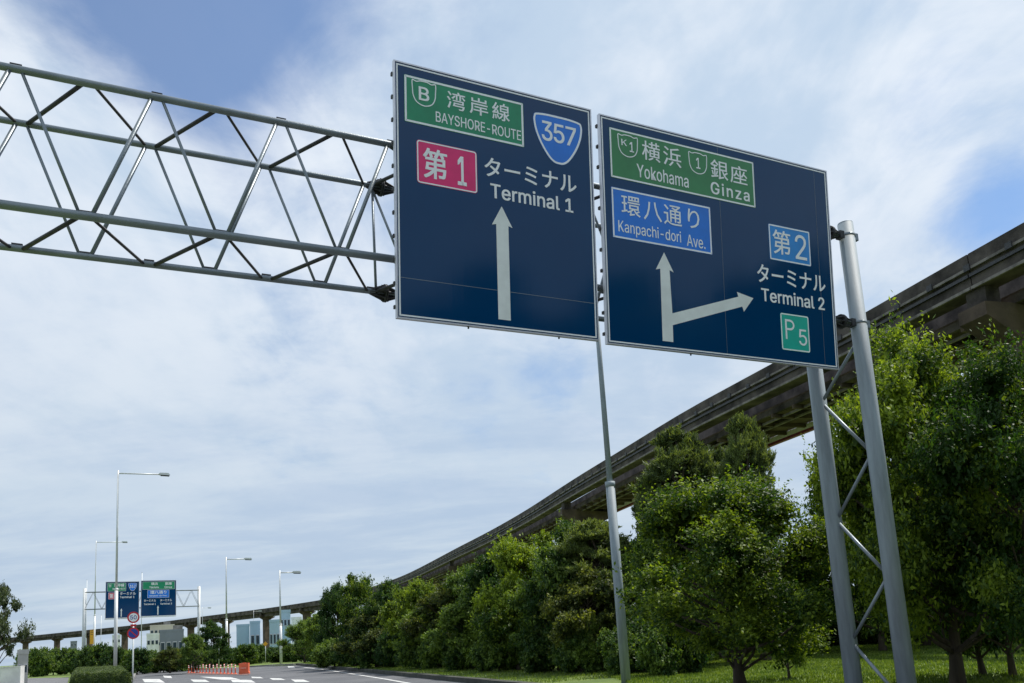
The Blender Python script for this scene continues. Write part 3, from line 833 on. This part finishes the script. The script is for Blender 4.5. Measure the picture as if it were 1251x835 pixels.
# ------------------------------------------------------------------ orange posts across the road end
def delineator(P, h, label, group):
    o = thing('delineator_post', label, 'traffic post', P, group)
    tube_obj('base', [(0, 0, 0), (0, 0, .05), (0, 0, .07)], [.13, .12, .06], M_ORANGE, o, 12)
    tube_obj('shaft', [(0, 0, .06), (0, 0, h)], [.045, .04], M_ORANGE, o, 10)
    for z in (h * .62, h * .84):
        tube_obj('reflective_band', [(0, 0, z), (0, 0, z + .07)], .047, M_WHITE, o, 10)
    return o


XS = [230.5, 233.8, 237, 240.6, 244.4, 248, 252, 256, 260.5, 265, 269.5, 274, 278.5, 283, 287.5]
for i, x in enumerate(XS):
    P = ground(x, 822.2 + .12 * i)
    delineator(P, .72 if i % 2 else .66, 'slim orange-red post in the row closing the road end', 'orange posts across the road end')
P = ground(298.5, 823.6); o = thing('barrier', 'squat orange-red water barrier at the right end of the post row', 'barrier', P)
b = MB(); b.prism([(-.36, 0), (.36, 0), (.36, .12), (.33, .16), (.33, .74), (-.33, .74), (-.33, .16), (-.36, .12)], -.14, .14); b.build('body', M_ORANGE, o)
box_obj('top_handle', (-.12, -.05, .701), (.12, .05, .76), M_ORANGE, o); box_obj('reflective_panel', (-.2, -.206, .36), (.2, -.2005, .46), mat('pale_orange_sheet', (.8, .3, .2), .4), o)
for i in range(1):
    P0, P1 = ground(229, 824), ground(303, 825.2); d = (P1 - P0)
    box_obj('rubber_base_strip', (0, -.08, .004), (d.length, .08, .05), mat('faded_pink_rubber', (.45, .24, .20), .8), thing('base_strip', 'long faded pink strip on the asphalt under the orange posts', 'kerb strip', Matrix.Translation(P0) @ Matrix.Rotation(math.atan2(d.y, d.x), 4, 'Z')))

# ------------------------------------------------------------------ low walls, kerb rails, buildings behind
def wall_px(name, label, cat, a, b_, h, m, th=.25, blk=3.0, cap=.06):
    d = b_ - a; L = d.length
    o = thing(name, label, cat, Matrix.Translation(a) @ Matrix.Rotation(math.atan2(d.y, d.x), 4, 'Z'))
    n = max(1, int(L / blk))
    for i in range(n):
        box_obj('wall_panel', (L * i / n + .015, 0, 0), (L * (i + 1) / n - .015, th, h), m, o)
        if cap: box_obj('coping', (L * i / n + .008, -.03, h + .001), (L * (i + 1) / n - .008, th + .03, h + cap), m, o)
    return o


wall_px('low_wall', 'long low pale grey wall on the grass before the pale blue buildings', 'low wall', ground(272, 808.7), ground(404, 803.2), .42, M_KERB)
wall_px('white_kerb_rail', 'low white concrete rail at the road edge behind the clipped hedge', 'kerb rail', ground(146, 821), ground(229, 819), .34, M_WALLW, .3, 2.5, .03)
wall_px('white_wall', 'white boundary wall at the far left edge below the sparse tree', 'wall', ground(-75, 848), ground(24.5, 843), 1.47, M_WALLW, .3, 1.6)


def at_dist(px, D):
    d = ray(px, 790); k = D / math.hypot(d.x, d.y); return Vector((d.x * k, d.y * k, 0))


def building(x0, x1, ytop, D, depth, m, label, nwin=0, rows=1, roof=None, name='building', yb=None):
    P0, P1 = at_dist(x0, D), at_dist(x1, D); d = P1 - P0; H = height_at(P0, x0, ytop); L = d.length
    o = thing(name, label, 'building', Matrix.Translation(P0) @ Matrix.Rotation(math.atan2(d.y, d.x), 4, 'Z'))
    box_obj('wall', (0, 0, 0), (L, depth, H), m, o)
    box_obj('roof', (.15, .15, H + .001), (L - .15, depth - .15, H + .12), roof or M_KERB, o)
    box_obj('parapet', (-.04, -.04, H + .001), (L + .04, .14, H + .35), m, o)
    if L > 3: box_obj('roof_unit', (L * .55, 2, H + .13), (L * .55 + 1.6, 3.4, H + 1.1), M_KERB, o)
    for j in range(rows):
        for i in range(nwin):
            u = L * (i + .5) / nwin; z = H * (j + .55) / rows; ww = L / nwin * .33; wh = H / rows * .28
            f = box_obj('window', (u - ww, -.06, z - wh / 2), (u + ww, -.001, z + wh / 2), M_ALU, o)
            box_obj('pane', (u - ww * .86, -.075, z - wh * .42), (u + ww * .86, -.061, z + wh * .42), M_DGLASS, f)
    return o, L, H


M_PINKW = mat('pinkish_white_wall', (.62, .54, .50), .8, 0, .1, .3)
building(195, 224.5, 772.5, 165, 18, M_GREYC, 'flat grey warehouse between the far signs and the shrubs', 4, 1)
building(179, 194, 777, 150, 10, M_WALLW, 'small white building left of the grey warehouse', 3, 2)
building(183, 213, 766, 230, 14, M_PINKW, 'pinkish white block rising behind the grey warehouse', 6, 3)
o, L, H = building(289, 305, 766, 140, 12, M_PALEB, 'pale blue windowless box building under the viaduct', 0, 1)
building(305.6, 318, 762, 138, 12, M_PALEB, 'pale blue stair block with tall dark windows under the viaduct', 2, 1)
building(329.5, 342, 760.5, 130, 12, M_PALEB, 'light blue hall with dark windows left of the tallest pale block', 3, 1)
building(342.6, 355.5, 748.5, 132, 12, M_PALEB, 'tallest pale blue block under the viaduct, with white annex beside it', 3, 2)
building(356.5, 369, 757.2, 134, 6, M_WALLW, 'small white flat-roofed annex at the right of the pale blue blocks', 3, 1)
building(86, 94, 785, 300, 20, M_GREYC, 'narrow grey tower far beyond the left shrubs', 2, 4)
building(22, 35, 800, 74, 5, mat('pale_grey_render', (.42, .42, .40), .85, 0, .15, .8), 'low pale shed with flat roof behind the white wall', 2, 1, M_KERB)
building(137, 147, 778, 190, 10, M_WALLW, 'far white block seen between the poles beside the hedge', 3, 3)

# ------------------------------------------------------------------ elevated twin-beam guideway on piers
ZT = 14.5
cpts = [(-420, 470), (-300, 440), (-245, 412), (-199, 381), (-152, 346), (-111, 306), (-80, 275), (-52, 239), (-36.5, 206), (-23.2, 172), (-8.9, 125), (-3.6, 107.5), (.8, 91.5), (5, 74), (8.1, 62), (10.7, 52), (12.6, 46), (15.5, 37), (16.9, 32), (18.1, 28), (23.6, 9), (29, -10)]
cv = []
for i in range(1, len(cpts) - 2):
    p0, p1, p2, p3 = [Vector(cpts[i + j]) for j in (-1, 0, 1, 2)]
    n = max(2, int((p2 - p1).length / 3))
    for q in range(n):
        s = q / n; cv.append(.5 * ((2 * p1) + (p2 - p0) * s + (2 * p0 - 5 * p1 + 4 * p2 - p3) * s * s + (3 * p1 - p0 - 3 * p2 + p3) * s ** 3))
arc = [0]
for a, b_ in zip(cv[:-1], cv[1:]): arc.append(arc[-1] + (b_ - a).length)
arcn = np.array(arc); cx_ = np.array([p.x for p in cv]); cy_ = np.array([p.y for p in cv]); LT = arc[-1]


def rail(s):
    p = Vector((float(np.interp(s, arcn, cx_)), float(np.interp(s, arcn, cy_)), 0))
    a = Vector((float(np.interp(s - 1.5, arcn, cx_)), float(np.interp(s - 1.5, arcn, cy_)), 0)); b_ = Vector((float(np.interp(s + 1.5, arcn, cx_)), float(np.interp(s + 1.5, arcn, cy_)), 0))
    d = (b_ - a).normalized(); return p, d, Vector((-d.y, d.x, 0))       # third: away from the camera side


def s_at(y): return float(np.interp(-y, -cy_, arcn))


via = thing('monorail_viaduct', 'long dark twin-beam elevated guideway curving across the whole background', 'monorail viaduct', Vector((18, 28, 0)))
VI = via.matrix_world.inverted()


def sweep(name, s0, s1, y0, y1, z0, z1, m, step=3.0):
    n = max(2, int((s1 - s0) / step) + 1); b = MB(); prev = None
    for i in range(n):
        p, d, nn = rail(s0 + (s1 - s0) * i / (n - 1)); b.v += [tuple(VI @ (p + nn * y + Z_ * (ZT + z))) for y, z in ((y0, z0), (y1, z0), (y1, z1), (y0, z1))]
        if i:
            k = (i - 1) * 4
            for j in range(4): j2 = (j + 1) % 4; b.f.append((k + j, k + j2, k + 4 + j2, k + 4 + j)); b.smooth.append(False)
    b.f.append((0, 1, 2, 3)); b.f.append(tuple((n - 1) * 4 + j for j in (3, 2, 1, 0))); b.smooth += [False, False]
    return b.build(name, m, via)


sp = [s_at(y) for y in (105.5, 78, 53, 30.5, 8)]
s_ = sp[0] - 28
while s_ > 20: sp.insert(0, s_); s_ -= 28
ends = [2] + sp + [LT - 1]
for a, b_ in zip(ends[:-1], ends[1:]):
    a += .03; b_ -= .03
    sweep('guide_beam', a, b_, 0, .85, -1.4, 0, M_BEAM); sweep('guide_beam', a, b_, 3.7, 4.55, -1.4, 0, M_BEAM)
    near = b_ > sp[-5] - 60
    if near:
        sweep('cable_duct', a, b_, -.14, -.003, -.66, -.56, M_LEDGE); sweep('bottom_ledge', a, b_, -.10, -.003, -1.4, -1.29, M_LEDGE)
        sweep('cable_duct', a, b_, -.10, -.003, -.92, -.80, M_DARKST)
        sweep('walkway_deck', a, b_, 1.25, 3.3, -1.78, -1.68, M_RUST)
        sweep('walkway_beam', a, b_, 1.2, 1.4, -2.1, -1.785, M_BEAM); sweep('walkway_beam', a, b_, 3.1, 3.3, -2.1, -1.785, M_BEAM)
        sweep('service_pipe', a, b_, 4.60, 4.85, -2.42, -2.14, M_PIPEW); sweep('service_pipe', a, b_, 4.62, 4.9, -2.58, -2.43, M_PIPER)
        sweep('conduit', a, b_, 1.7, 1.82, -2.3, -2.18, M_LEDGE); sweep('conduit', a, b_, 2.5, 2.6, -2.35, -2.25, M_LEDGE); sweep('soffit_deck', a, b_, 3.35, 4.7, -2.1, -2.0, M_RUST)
    else:
        sweep('walkway_deck', a, b_, .9, 3.65, -2.5, -1.2, M_BEAM, 6)
n_clip = 0
s_ = sp[-5] - 40
while s_ < LT - 3:
    p, d, nn = rail(s_); Mx = VI @ Matrix.Translation(p + Z_ * ZT) @ Matrix.Rotation(math.atan2(d.y, d.x), 4, 'Z')
    box_obj('duct_clip', (-.14, -.2, -.70), (.14, -.145, -.46), M_DARKST, via, M=Mx)
    box_obj('cross_bearer', (-.09, 1.1, -2.32), (.09, 4.7, -2.105), M_RUST, via, M=Mx)
    b = MB(); b.tube([Mx @ Vector((0, 4.6, -1.2)), Mx @ Vector((0, 4.95, -1.7)), Mx @ Vector((0, 4.95, -2.1))], .05, 6); b.build('pipe_hanger', M_DARKST, via)
    s_ += 1.9; n_clip += 1
for s_ in sp:
    p, d, nn = rail(s_); Mx = VI @ Matrix.Translation(p) @ Matrix.Rotation(math.atan2(d.y, d.x), 4, 'Z')
    par = link('pier', None, via); b = MB()
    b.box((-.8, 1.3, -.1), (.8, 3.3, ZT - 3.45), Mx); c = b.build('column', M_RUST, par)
    b = MB(); M2 = Mx @ Matrix.Rotation(R(90), 4, 'Z')      # profile in (across, up), extruded along the rail
    b.prism([(-.2, ZT - 2.1), (-.2, ZT - 2.6), (1.25, ZT - 3.45), (3.35, ZT - 3.45), (4.95, ZT - 2.75), (4.95, ZT - 2.55), (3.6, ZT - 2.4), (1.0, ZT - 2.1)], -.65, .65, M2)
    b.build('pier_cap', M_RUST, par)
    for y in (.1, 3.8):
        b = MB(); b.box((-.45, y, ZT - 2.45), (.45, y + .65, ZT - 1.405), Mx); b.build('bearing_block', M_BEAM, par)


# ------------------------------------------------------------------ foliage
def quads_mesh(name, cen, ax, bx, m):
    """one rhombic leaf per row: centre, long half axis, short half axis"""
    n = len(cen); co = np.empty((n, 4, 3), np.float32)
    co[:, 0] = cen - ax; co[:, 1] = cen + bx + ax * .1; co[:, 2] = cen + ax; co[:, 3] = cen - bx + ax * .1
    me = bpy.data.meshes.new(name); me.vertices.add(n * 4); me.loops.add(n * 4); me.polygons.add(n)
    me.vertices.foreach_set('co', co.ravel()); me.loops.foreach_set('vertex_index', np.arange(n * 4, dtype=np.int32))
    me.polygons.foreach_set('loop_start', np.arange(0, n * 4, 4, dtype=np.int32)); me.materials.append(m); me.update(calc_edges=True)
    return me


def unit(v): return v / np.maximum(1e-9, np.linalg.norm(v, axis=-1, keepdims=True))


def leaves(rng, cen, nrm, size, asp=.5, up=.35):
    n = len(cen); nn = unit(nrm + rng.normal(0, .6, (n, 3)) + np.array([0, 0, up])); a = unit(np.cross(nn, rng.normal(0, 1, (n, 3))))
    b_ = np.cross(nn, a); L = size * rng.uniform(.4, 1.5, (n, 1)); return a * L * .5, b_ * L * .5 * asp


def tree_meshes(name, seed, n_leaf, leaf, m, shape='round', lobes=60, base=.2, h=1.0, w=.5, lob=(.085, .165), spray=22, needle=False):
    """unit-height tree: tapered trunk, limbs, and an uneven crown of leafy boughs with gaps between them"""
    rng = np.random.default_rng(seed); L = []
    ph = rng.uniform(0, 6.28, 6)
    def env(f, th):
        if shape == 'round': pr = math.sqrt(max(.03, 1 - (2 * f - .8) ** 2 * .68))
        elif shape == 'wide': pr = math.sqrt(max(.05, 1 - max(0, f - .2) ** 2 * 1.5))
        elif shape == 'plume': pr = .30 + .70 * math.sin(min(1, (1 - f) * 1.15 + .12) * 1.6)
        else: pr = 1.0
        lump = 1 + .22 * math.sin(2 * th + ph[0] + 3 * f) + .20 * math.sin(3 * th + ph[1] - 7 * f) + .18 * math.sin(5 * th + ph[2] + 12 * f)
        return w * pr * lump * .95
    for i in range(lobes):
        f = ((i + rng.uniform(0, 1)) / lobes) ** .92; th = i * 2.399 + rng.uniform(-.5, .5)
        r = rng.uniform(*lob); e = max(.02, env(f, th) - r * .55)
        rr = e * (rng.uniform(.25, 1) ** .45); topf = .97 - .30 * (rr / w) ** 2 - r * rng.uniform(.4, 1.6) - .05 * (1 + math.sin(2 * th + ph[3]))
        z = min(base + (1 - base) * f, topf); L.append((np.array([math.cos(th) * rr, math.sin(th) * rr, z]), r))
    b = MB(); lean = rng.uniform(-.03, .03, 2); top = base + (1 - base) * .78
    qs = np.linspace(0, 1, 8); tp = [Vector((lean[0] * math.sin(q * 3), lean[1] * math.sin(q * 2.3), top * q)) for q in qs]; tr = [.024 * (1.5 if q == 0 else 1) * (1 - .75 * q) for q in qs]
    b.tube(tp, tr, 9)
    for c, r in L:
        q = max(.12, min(.95, (c[2] - .15) / top)); k = q * 7; i = min(6, int(k)); p0 = tp[i].lerp(tp[i + 1], k - i); p3 = Vector(c)
        mid = p0.lerp(p3, .5) + Vector((0, 0, -.015)) + Vector(rng.normal(0, .015, 3)); b.tube([p0, mid, p3], [.009 * (1 - q * .4), .006, .0025], 5, False)
    trunk = b.mesh(name + '_trunk', M_BARK)
    tot = sum(r * r for _, r in L); cs, ns, axs = [], [], []
    for c, r in L:
        k = int(n_leaf * r * r / tot * rng.uniform(.6, 1.35)); ns_ = max(6, k // spray)
        out = unit(c * np.array([1, 1, .35]) - np.array([0, 0, .12]))
        d = unit(rng.normal(0, 1, (ns_, 3)) + np.array([0, 0, .75]) + out * .75); rad = r * rng.uniform(.45, 1.0, (ns_, 1))
        flat = rng.uniform(.38, .65); s0 = c + d * rad * np.array([1.2, 1.2, flat])
        ln = r * rng.uniform(.25, .75, (ns_, 1)) * np.where(rng.uniform(0, 1, (ns_, 1)) < .12, 1.8, 1)       # a few shoots reach out
        tw = unit(d + np.array([0, 0, .35]) + rng.normal(0, .35, (ns_, 3)))
        per = spray; u = rng.uniform(-.3, 1, (ns_ * per, 1)); sc = np.repeat(s0, per, 0); dd = np.repeat(tw, per, 0); ll = np.repeat(ln, per, 0)
        off = dd * ll * u + rng.normal(0, 1, (len(sc), 3)) * r * .10 * (1.25 - .6 * np.clip(u, 0, 1))
        cs.append(sc + off); ns.append(dd)
    ni = int(n_leaf * .10); li = rng.choice(len(L), ni, p=np.array([r * r for _, r in L]) / tot)         # oversized inner leaves added to block light inside each bough
    ci = np.array([L[k][0] for k in li]) + unit(rng.normal(0, 1, (ni, 3))) * np.array([[L[k][1]] for k in li]) * rng.uniform(0, .62, (ni, 1)) * np.array([1, 1, .75])
    cs.append(ci); ns.append(rng.normal(0, 1, (ni, 3)))
    cen = np.concatenate(cs); nr = np.concatenate(ns); lowz = .02 + base * .35; bad = cen[:, 2] < lowz; cen[bad, 2] = lowz + np.abs(lowz - cen[bad, 2]) * .8
    if needle:
        a = unit(nr * .7 + rng.normal(0, .45, nr.shape) + np.array([0, 0, .35])) * leaf * rng.uniform(.6, 1.3, (len(nr), 1)) * .5
        bb = unit(np.cross(a, rng.normal(0, 1, a.shape))) * leaf * .085
    else: a, bb = leaves(rng, cen, nr * .4, leaf)
    k_ = 1.0 if needle else 2.4
    a[-ni:] *= k_; bb[-ni:] *= k_ * 1.2
    return trunk, quads_mesh(name + '_crown', cen, a, bb, m)


VAR = {
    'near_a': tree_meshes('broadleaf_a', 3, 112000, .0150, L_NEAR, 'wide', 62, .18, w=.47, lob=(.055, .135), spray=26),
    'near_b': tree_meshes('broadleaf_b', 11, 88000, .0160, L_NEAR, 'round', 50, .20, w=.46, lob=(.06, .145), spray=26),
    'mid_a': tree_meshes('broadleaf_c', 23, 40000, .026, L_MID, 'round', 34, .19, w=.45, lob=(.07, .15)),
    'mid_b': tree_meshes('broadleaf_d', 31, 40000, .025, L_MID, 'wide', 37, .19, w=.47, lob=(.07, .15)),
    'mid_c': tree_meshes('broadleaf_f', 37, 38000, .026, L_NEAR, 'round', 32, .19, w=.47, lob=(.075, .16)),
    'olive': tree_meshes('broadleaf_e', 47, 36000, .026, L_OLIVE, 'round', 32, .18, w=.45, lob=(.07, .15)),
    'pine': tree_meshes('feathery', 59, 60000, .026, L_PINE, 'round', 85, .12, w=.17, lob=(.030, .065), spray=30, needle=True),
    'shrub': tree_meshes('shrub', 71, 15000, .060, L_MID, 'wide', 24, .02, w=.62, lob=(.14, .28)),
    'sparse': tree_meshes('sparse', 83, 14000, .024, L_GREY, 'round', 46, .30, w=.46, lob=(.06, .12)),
}
WREF = {'near_a': .50, 'near_b': .50, 'mid_a': .48, 'mid_b': .50, 'mid_c': .50, 'olive': .48, 'pine': .165, 'shrub': .70, 'sparse': .50}
_rt = random.Random(5)
TN = 0


def tree(P, H, wd, var, label, name='tree', cat='tree', group=None, rz=None, tr_mat=None):
    """P foot, H height, wd full crown width in metres"""
    global TN; TN += 1
    o = thing(name, label, cat, Matrix.Translation(P) @ Matrix.Rotation(rz if rz is not None else _rt.uniform(0, 6.28), 4, 'Z'), group)
    o.scale = (wd / 2 / WREF[var], wd / 2 / WREF[var], H)
    tk, cr = VAR[var]
    link('trunk', tk, o); link('crown', cr, o); return o


def tree_px(px, D, ytop, wpx, var, label, dz=VERGE, **k):
    P = at_dist(px, D); P.z = dz; H = height_at(P, px, ytop) - dz; return tree(P, H, wpx * math.hypot(P.x, P.y) / F_PX, var, label, **k)


def dline(px): return (CAMZ - VERGE) * F_PX / (808.7 + .043 * (px - 416) - (805.8 - .063 * px)) + .0      # distance at which the row's foot stands


# big trees at the right
tree_px(1163, 17.0, 376, 265, 'near_a', 'big bright leafy tree right of the gantry posts, its crown against the viaduct')
tree_px(1268, 16.3, 408, 255, 'near_b', 'big leafy tree cut by the right edge of the view')
tree_px(900, 17.8, 572, 275, 'near_b', 'rounded bright yellow-green tree left of the two gantry posts', rz=1.0)
tree_px(1078, 34, 560, 140, 'mid_b', 'darker tree seen between and behind the two gantry posts')
tree_px(848, 33, 506, 104, 'pine', 'feathery grey-green tree whose tip stands before the viaduct above the yellow-green tree')
tree_px(886, 35, 530, 80, 'pine', 'shorter feathery tree between the two taller feathery ones')
tree_px(934, 31, 486, 66, 'pine', 'tall narrow feathery tree closest to the underside of the right sign')
tree_px(815, 38, 560, 60, 'pine', 'thin feathery tree left of the taller feathery ones')
tree_px(985, 36, 668, 120, 'mid_a', 'dark broadleaf tree directly behind the left gantry post')
tree_px(1130, 37, 560, 190, 'mid_a', 'dark tree behind the big bright tree by the gantry posts')
tree_px(1230, 38, 590, 190, 'mid_b', 'dark tree at the back on the right, under the viaduct')
tree_px(800, 31, 650, 115, 'mid_a', 'dark green tree just right of the stepped lamp pole')
tree_px(838, 29, 690, 110, 'mid_b', 'deep green tree between the lamp pole and the yellow-green tree')
# the row that recedes along the verge
row = [(742, 5, 624, 100, 'pine', 'feathery tree rising behind the stepped lamp pole'),
       (768, 7, 655, 110, 'olive', 'olive-tinted tree right behind the stepped lamp pole'),
       (655, 5, 643, 125, 'mid_c', 'tall full bright green tree left of the stepped lamp pole'),
       (703, 4, 634, 130, 'mid_b', 'tall deep green tree between the brightest tree and the lamp pole'),
       (725, 2.5, 690, 115, 'olive', 'lower olive tree at the foot of the lamp pole, left side'),
       (610, 5, 668, 105, 'mid_a', 'mid green tree in the row below the viaduct piers'),
       (575, 6, 690, 90, 'mid_b', 'deep green tree just left of the pier-side trees'),
       (545, 4, 706, 90, 'olive', 'yellowish olive tree in the middle of the row'),
       (512, 4, 703, 85, 'mid_c', 'bright round tree where the viaduct dips behind the row'),
       (440, 5, 696, 66, 'mid_c', 'bright green tree rising highest near the left end of the row'),
       (478, 5, 706, 72, 'mid_a', 'green tree just right of the tall tree at the left end of the row'),
       (414, 6, 711, 56, 'mid_b', 'last dark tree at the left end of the row by the road bend'),
       (460, 2.4, 742, 84, 'olive', 'low yellow-green tree in front of the left part of the row'),
       (520, 2.4, 740, 84, 'mid_a', 'low dark bushy tree in front of the middle of the row'),
       (578, 2.4, 728, 96, 'mid_b', 'low dark leafy tree below the tree row gap'),
       (632, 2.4, 716, 100, 'mid_c', 'low bright tree at the front of the row beside the grass verge'),
       (682, 2.4, 712, 105, 'mid_a', 'low dense tree at the front of the row near the lamp pole')]
for x, dd, y, wd_, v, lab in row: tree_px(x, dline(x) * 1.06 + dd + 1.2, y, wd_, v, lab)
tree_px(395, 74, 745, 55, 'mid_a', 'small tree at the far bend of the road beyond the row')
tree_px(372, 84, 757, 50, 'mid_b', 'small dark tree beside the white flat-roofed annex')
tree_px(258, 92, 757, 42, 'mid_a', 'round green tree below the viaduct right of the far gantry')
tree_px(236, 78, 774, 36, 'mid_b', 'dark tree behind the right post of the far gantry')
tree_px(208, 80, 788, 34, 'olive', 'small olive tree below the far signs')
tree_px(-6, 62, 702, 60, 'sparse', 'sparse grey-green tree at the far left edge above the white wall', dz=0)
tree_px(-45, 55, 680, 70, 'sparse', 'second sparse tree just outside the left edge beside the white wall', dz=0)
# understorey below the row, and the shrubs that close the far side
k = 0
for x in range(408, 850, 25):
    k += 1
    tree_px(x, dline(x) * 1.06 + (2.2 if k % 2 else 3.8), 778 - (x - 400) * .045 - (0 if k % 2 else 14), 46 + (x - 400) * .05, 'shrub', 'dense dark shrub filling the shade under the row of trees', name='shrub', cat='shrub', group='shrubs under the row of trees')
xs2 = [(38, 108, 789), (52, 104, 785), (66, 110, 787), (80, 106, 788), (94, 100, 787), (108, 98, 784), (122, 96, 783), (136, 90, 785), (152, 92, 789), (168, 86, 789), (184, 92, 790), (200, 88, 791), (216, 86, 790), (232, 90, 786), (248, 94, 783), (266, 98, 784), (284, 104, 788), (298, 100, 783), (312, 104, 785), (326, 108, 789), (340, 102, 786), (354, 100, 785), (368, 96, 778), (384, 90, 772), (398, 84, 778)]
for i, (x, D, y) in enumerate(xs2):
    tree_px(x, D * (1.2 if x < 100 else 1.05), y + (2 if i % 3 else 0) + (1 if x < 100 else 0), 30, 'shrub', 'green shrub in the belt across the end of the road under the viaduct', dz=0, name='shrub', cat='shrub', group='shrubs across the road end')
shr3 = [(860, 40, 735), (905, 42, 722), (950, 41, 715), (995, 42, 722), (1040, 43, 712), (1085, 42, 705), (1130, 43, 700), (1175, 42, 708), (1220, 43, 700), (1265, 42, 700)]
for i, (x, D, y) in enumerate(shr3):
    tree_px(x, D, y, 95, 'shrub', 'dark shrub at the back of the lawn behind the right-hand trees', name='shrub', cat='shrub', group='shrubs behind the lawn')
# slim trunks seen on the lawn at the right
for i, (x, D, lab) in enumerate(((960, 21.5, 'thin young tree between the yellow-green tree and the left gantry post'), (1196, 20.5, 'slender dark-trunked tree on the lawn at the right'), (1232, 20.0, 'thick-trunked tree on the lawn near the right edge'))):
    tree_px(x, D, (690, 610, 560)[i], (60, 120, 130)[i], ('mid_b', 'mid_a', 'mid_b')[i], lab)

# the roadside trees go on to the right of the view, where the glossy signs mirror them
for i, (x, y, h_, ww) in enumerate(((19.5, 6, 11.2, 8.5), (19.8, 0, 11.8, 8.5), (19, -6, 12.6, 8.5), (17.5, -12, 12.0, 8.5), (25, -17, 12.5, 10), (11, -17, 10.4, 8.5), (18, -24, 12.4, 10), (3, -21, 11, 9), (-9, -19, 11, 9))):
    tree(Vector((x, y, 0)), h_, ww, 'mid_a' if i % 2 else 'mid_b', 'roadside tree outside the view on the right, mirrored darkly in the glossy signs', group='roadside trees mirrored in the signs')

# ------------------------------------------------------------------ clipped hedge
def hedge():
    rng = np.random.default_rng(9); a = ground(84, 846); b_ = ground(159, 843); c = ground(151, 814, .85); d = ground(94, 814, .85)
    o = thing('hedge', 'clipped yellow-green box hedge at the left beside the footpath', 'hedge', Vector((a.x, a.y, 0))); inv = Vector((a.x, a.y, 0))
    n = 60000; u = rng.uniform(0, 1, n); v = rng.uniform(0, 1, n) ** 1.3
    # points on a rounded block: superellipse height profile across width
    A_, B_, C_, D_ = [np.array([q.x, q.y]) for q in (a, b_, c, d)]
    xy = (A_ * (1 - u)[:, None] + B_ * u[:, None]) * (1 - v)[:, None] + (D_ * (1 - u)[:, None] + C_ * u[:, None]) * v[:, None]
    hh = .92 * np.clip(1 - np.abs(2 * u - 1) ** 16, 0, 1) ** .3 * np.clip(1 - (1 - np.clip(v / .06, 0, 1)) ** 3, .0, 1)
    top = rng.uniform(0, 1, n) < .72; z = np.where(top, hh, hh * rng.uniform(.0, 1, n)) + np.abs(rng.normal(0, .035, n)) + np.where(rng.uniform(0, 1, n) < .02, rng.uniform(0, .16, n), 0) + .04 * np.sin(xy[:, 0] * 3) * np.cos(xy[:, 1] * 1.7)
    cen = np.stack([xy[:, 0] - inv.x, xy[:, 1] - inv.y, z], 1); ax, bx = leaves(rng, cen, np.tile([0, -.2, 1.0], (n, 1)), .075, .55)
    # front face
    m_ = 22000; u = rng.uniform(0, 1, m_); z = rng.uniform(0, 1, m_); xy = A_ * (1 - u)[:, None] + B_ * u[:, None]
    hz = .90 * np.clip(1 - np.abs(2 * u - 1) ** 16, 0, 1) ** .3 * z
    c2 = np.stack([xy[:, 0] - inv.x, xy[:, 1] - inv.y + .25 * (z ** 4), hz], 1) + rng.normal(0, .03, (m_, 3)); a2, b2 = leaves(rng, c2, np.tile([0, -1.0, .1], (m_, 1)), .075, .55)
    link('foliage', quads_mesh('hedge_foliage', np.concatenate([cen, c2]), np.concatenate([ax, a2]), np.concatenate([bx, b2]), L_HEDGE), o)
    core = MB(); q = lambda P, s_: (P[0] - inv.x, P[1] - inv.y)
    ctr = (A_ + B_ + C_ + D_) / 4; sh = [A_ + (ctr - A_) * .10, B_ + (ctr - B_) * .10, C_ + (ctr - C_) * .1, D_ + (ctr - D_) * .1]
    core.slab([(p_[0] - inv.x, p_[1] - inv.y) for p_ in sh], 0, .62); core.build('twig_core', M_BARK, o)


hedge()

# ------------------------------------------------------------------ grass blades on the verge and lawns
def grass(name, poly, n, h, z, m, seed):
    rng = np.random.default_rng(seed); P = np.array([(p.x, p.y) for p in poly]); A_, B_, C_, D_ = P
    u = rng.uniform(0, 1, n)[:, None]; v = rng.uniform(0, 1, n)[:, None]
    xy = (A_ * (1 - u) + B_ * u) * (1 - v) + (D_ * (1 - u) + C_ * u) * v
    cen = np.concatenate([xy, np.full((n, 1), z + h * .4)], 1); up = unit(rng.normal(0, .35, (n, 3)) + np.array([0, 0, 1])) * h * rng.uniform(.4, 1.0, (n, 1)) * .5
    sd_ = unit(np.cross(up, rng.normal(0, 1, (n, 3)))) * h * .09
    props(link(name, quads_mesh(name, cen, up, sd_, m)), 'short tufts of grass growing on the verge' if seed == 1 else 'sunlit tufts of lawn grass among the right-hand trees', 'grass', kind='stuff')


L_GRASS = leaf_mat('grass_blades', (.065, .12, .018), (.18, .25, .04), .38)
g0 = vp[1] + kd * 6; g1 = vp[-1]
grass('verge_grass', [g0, g0 + Vector((14, 4, 0)), g1 + Vector((9, 6, 0)), g1], 90000, .12, VERGE, L_GRASS, 1)
grass('lawn_grass', [Vector((3, 14, 0)), Vector((17, 13, 0)), Vector((24, 42, 0)), Vector((2, 36, 0))], 110000, .13, VERGE, L_GRASS, 2)

bpy.data.objects.remove(_to, do_unlink=True)
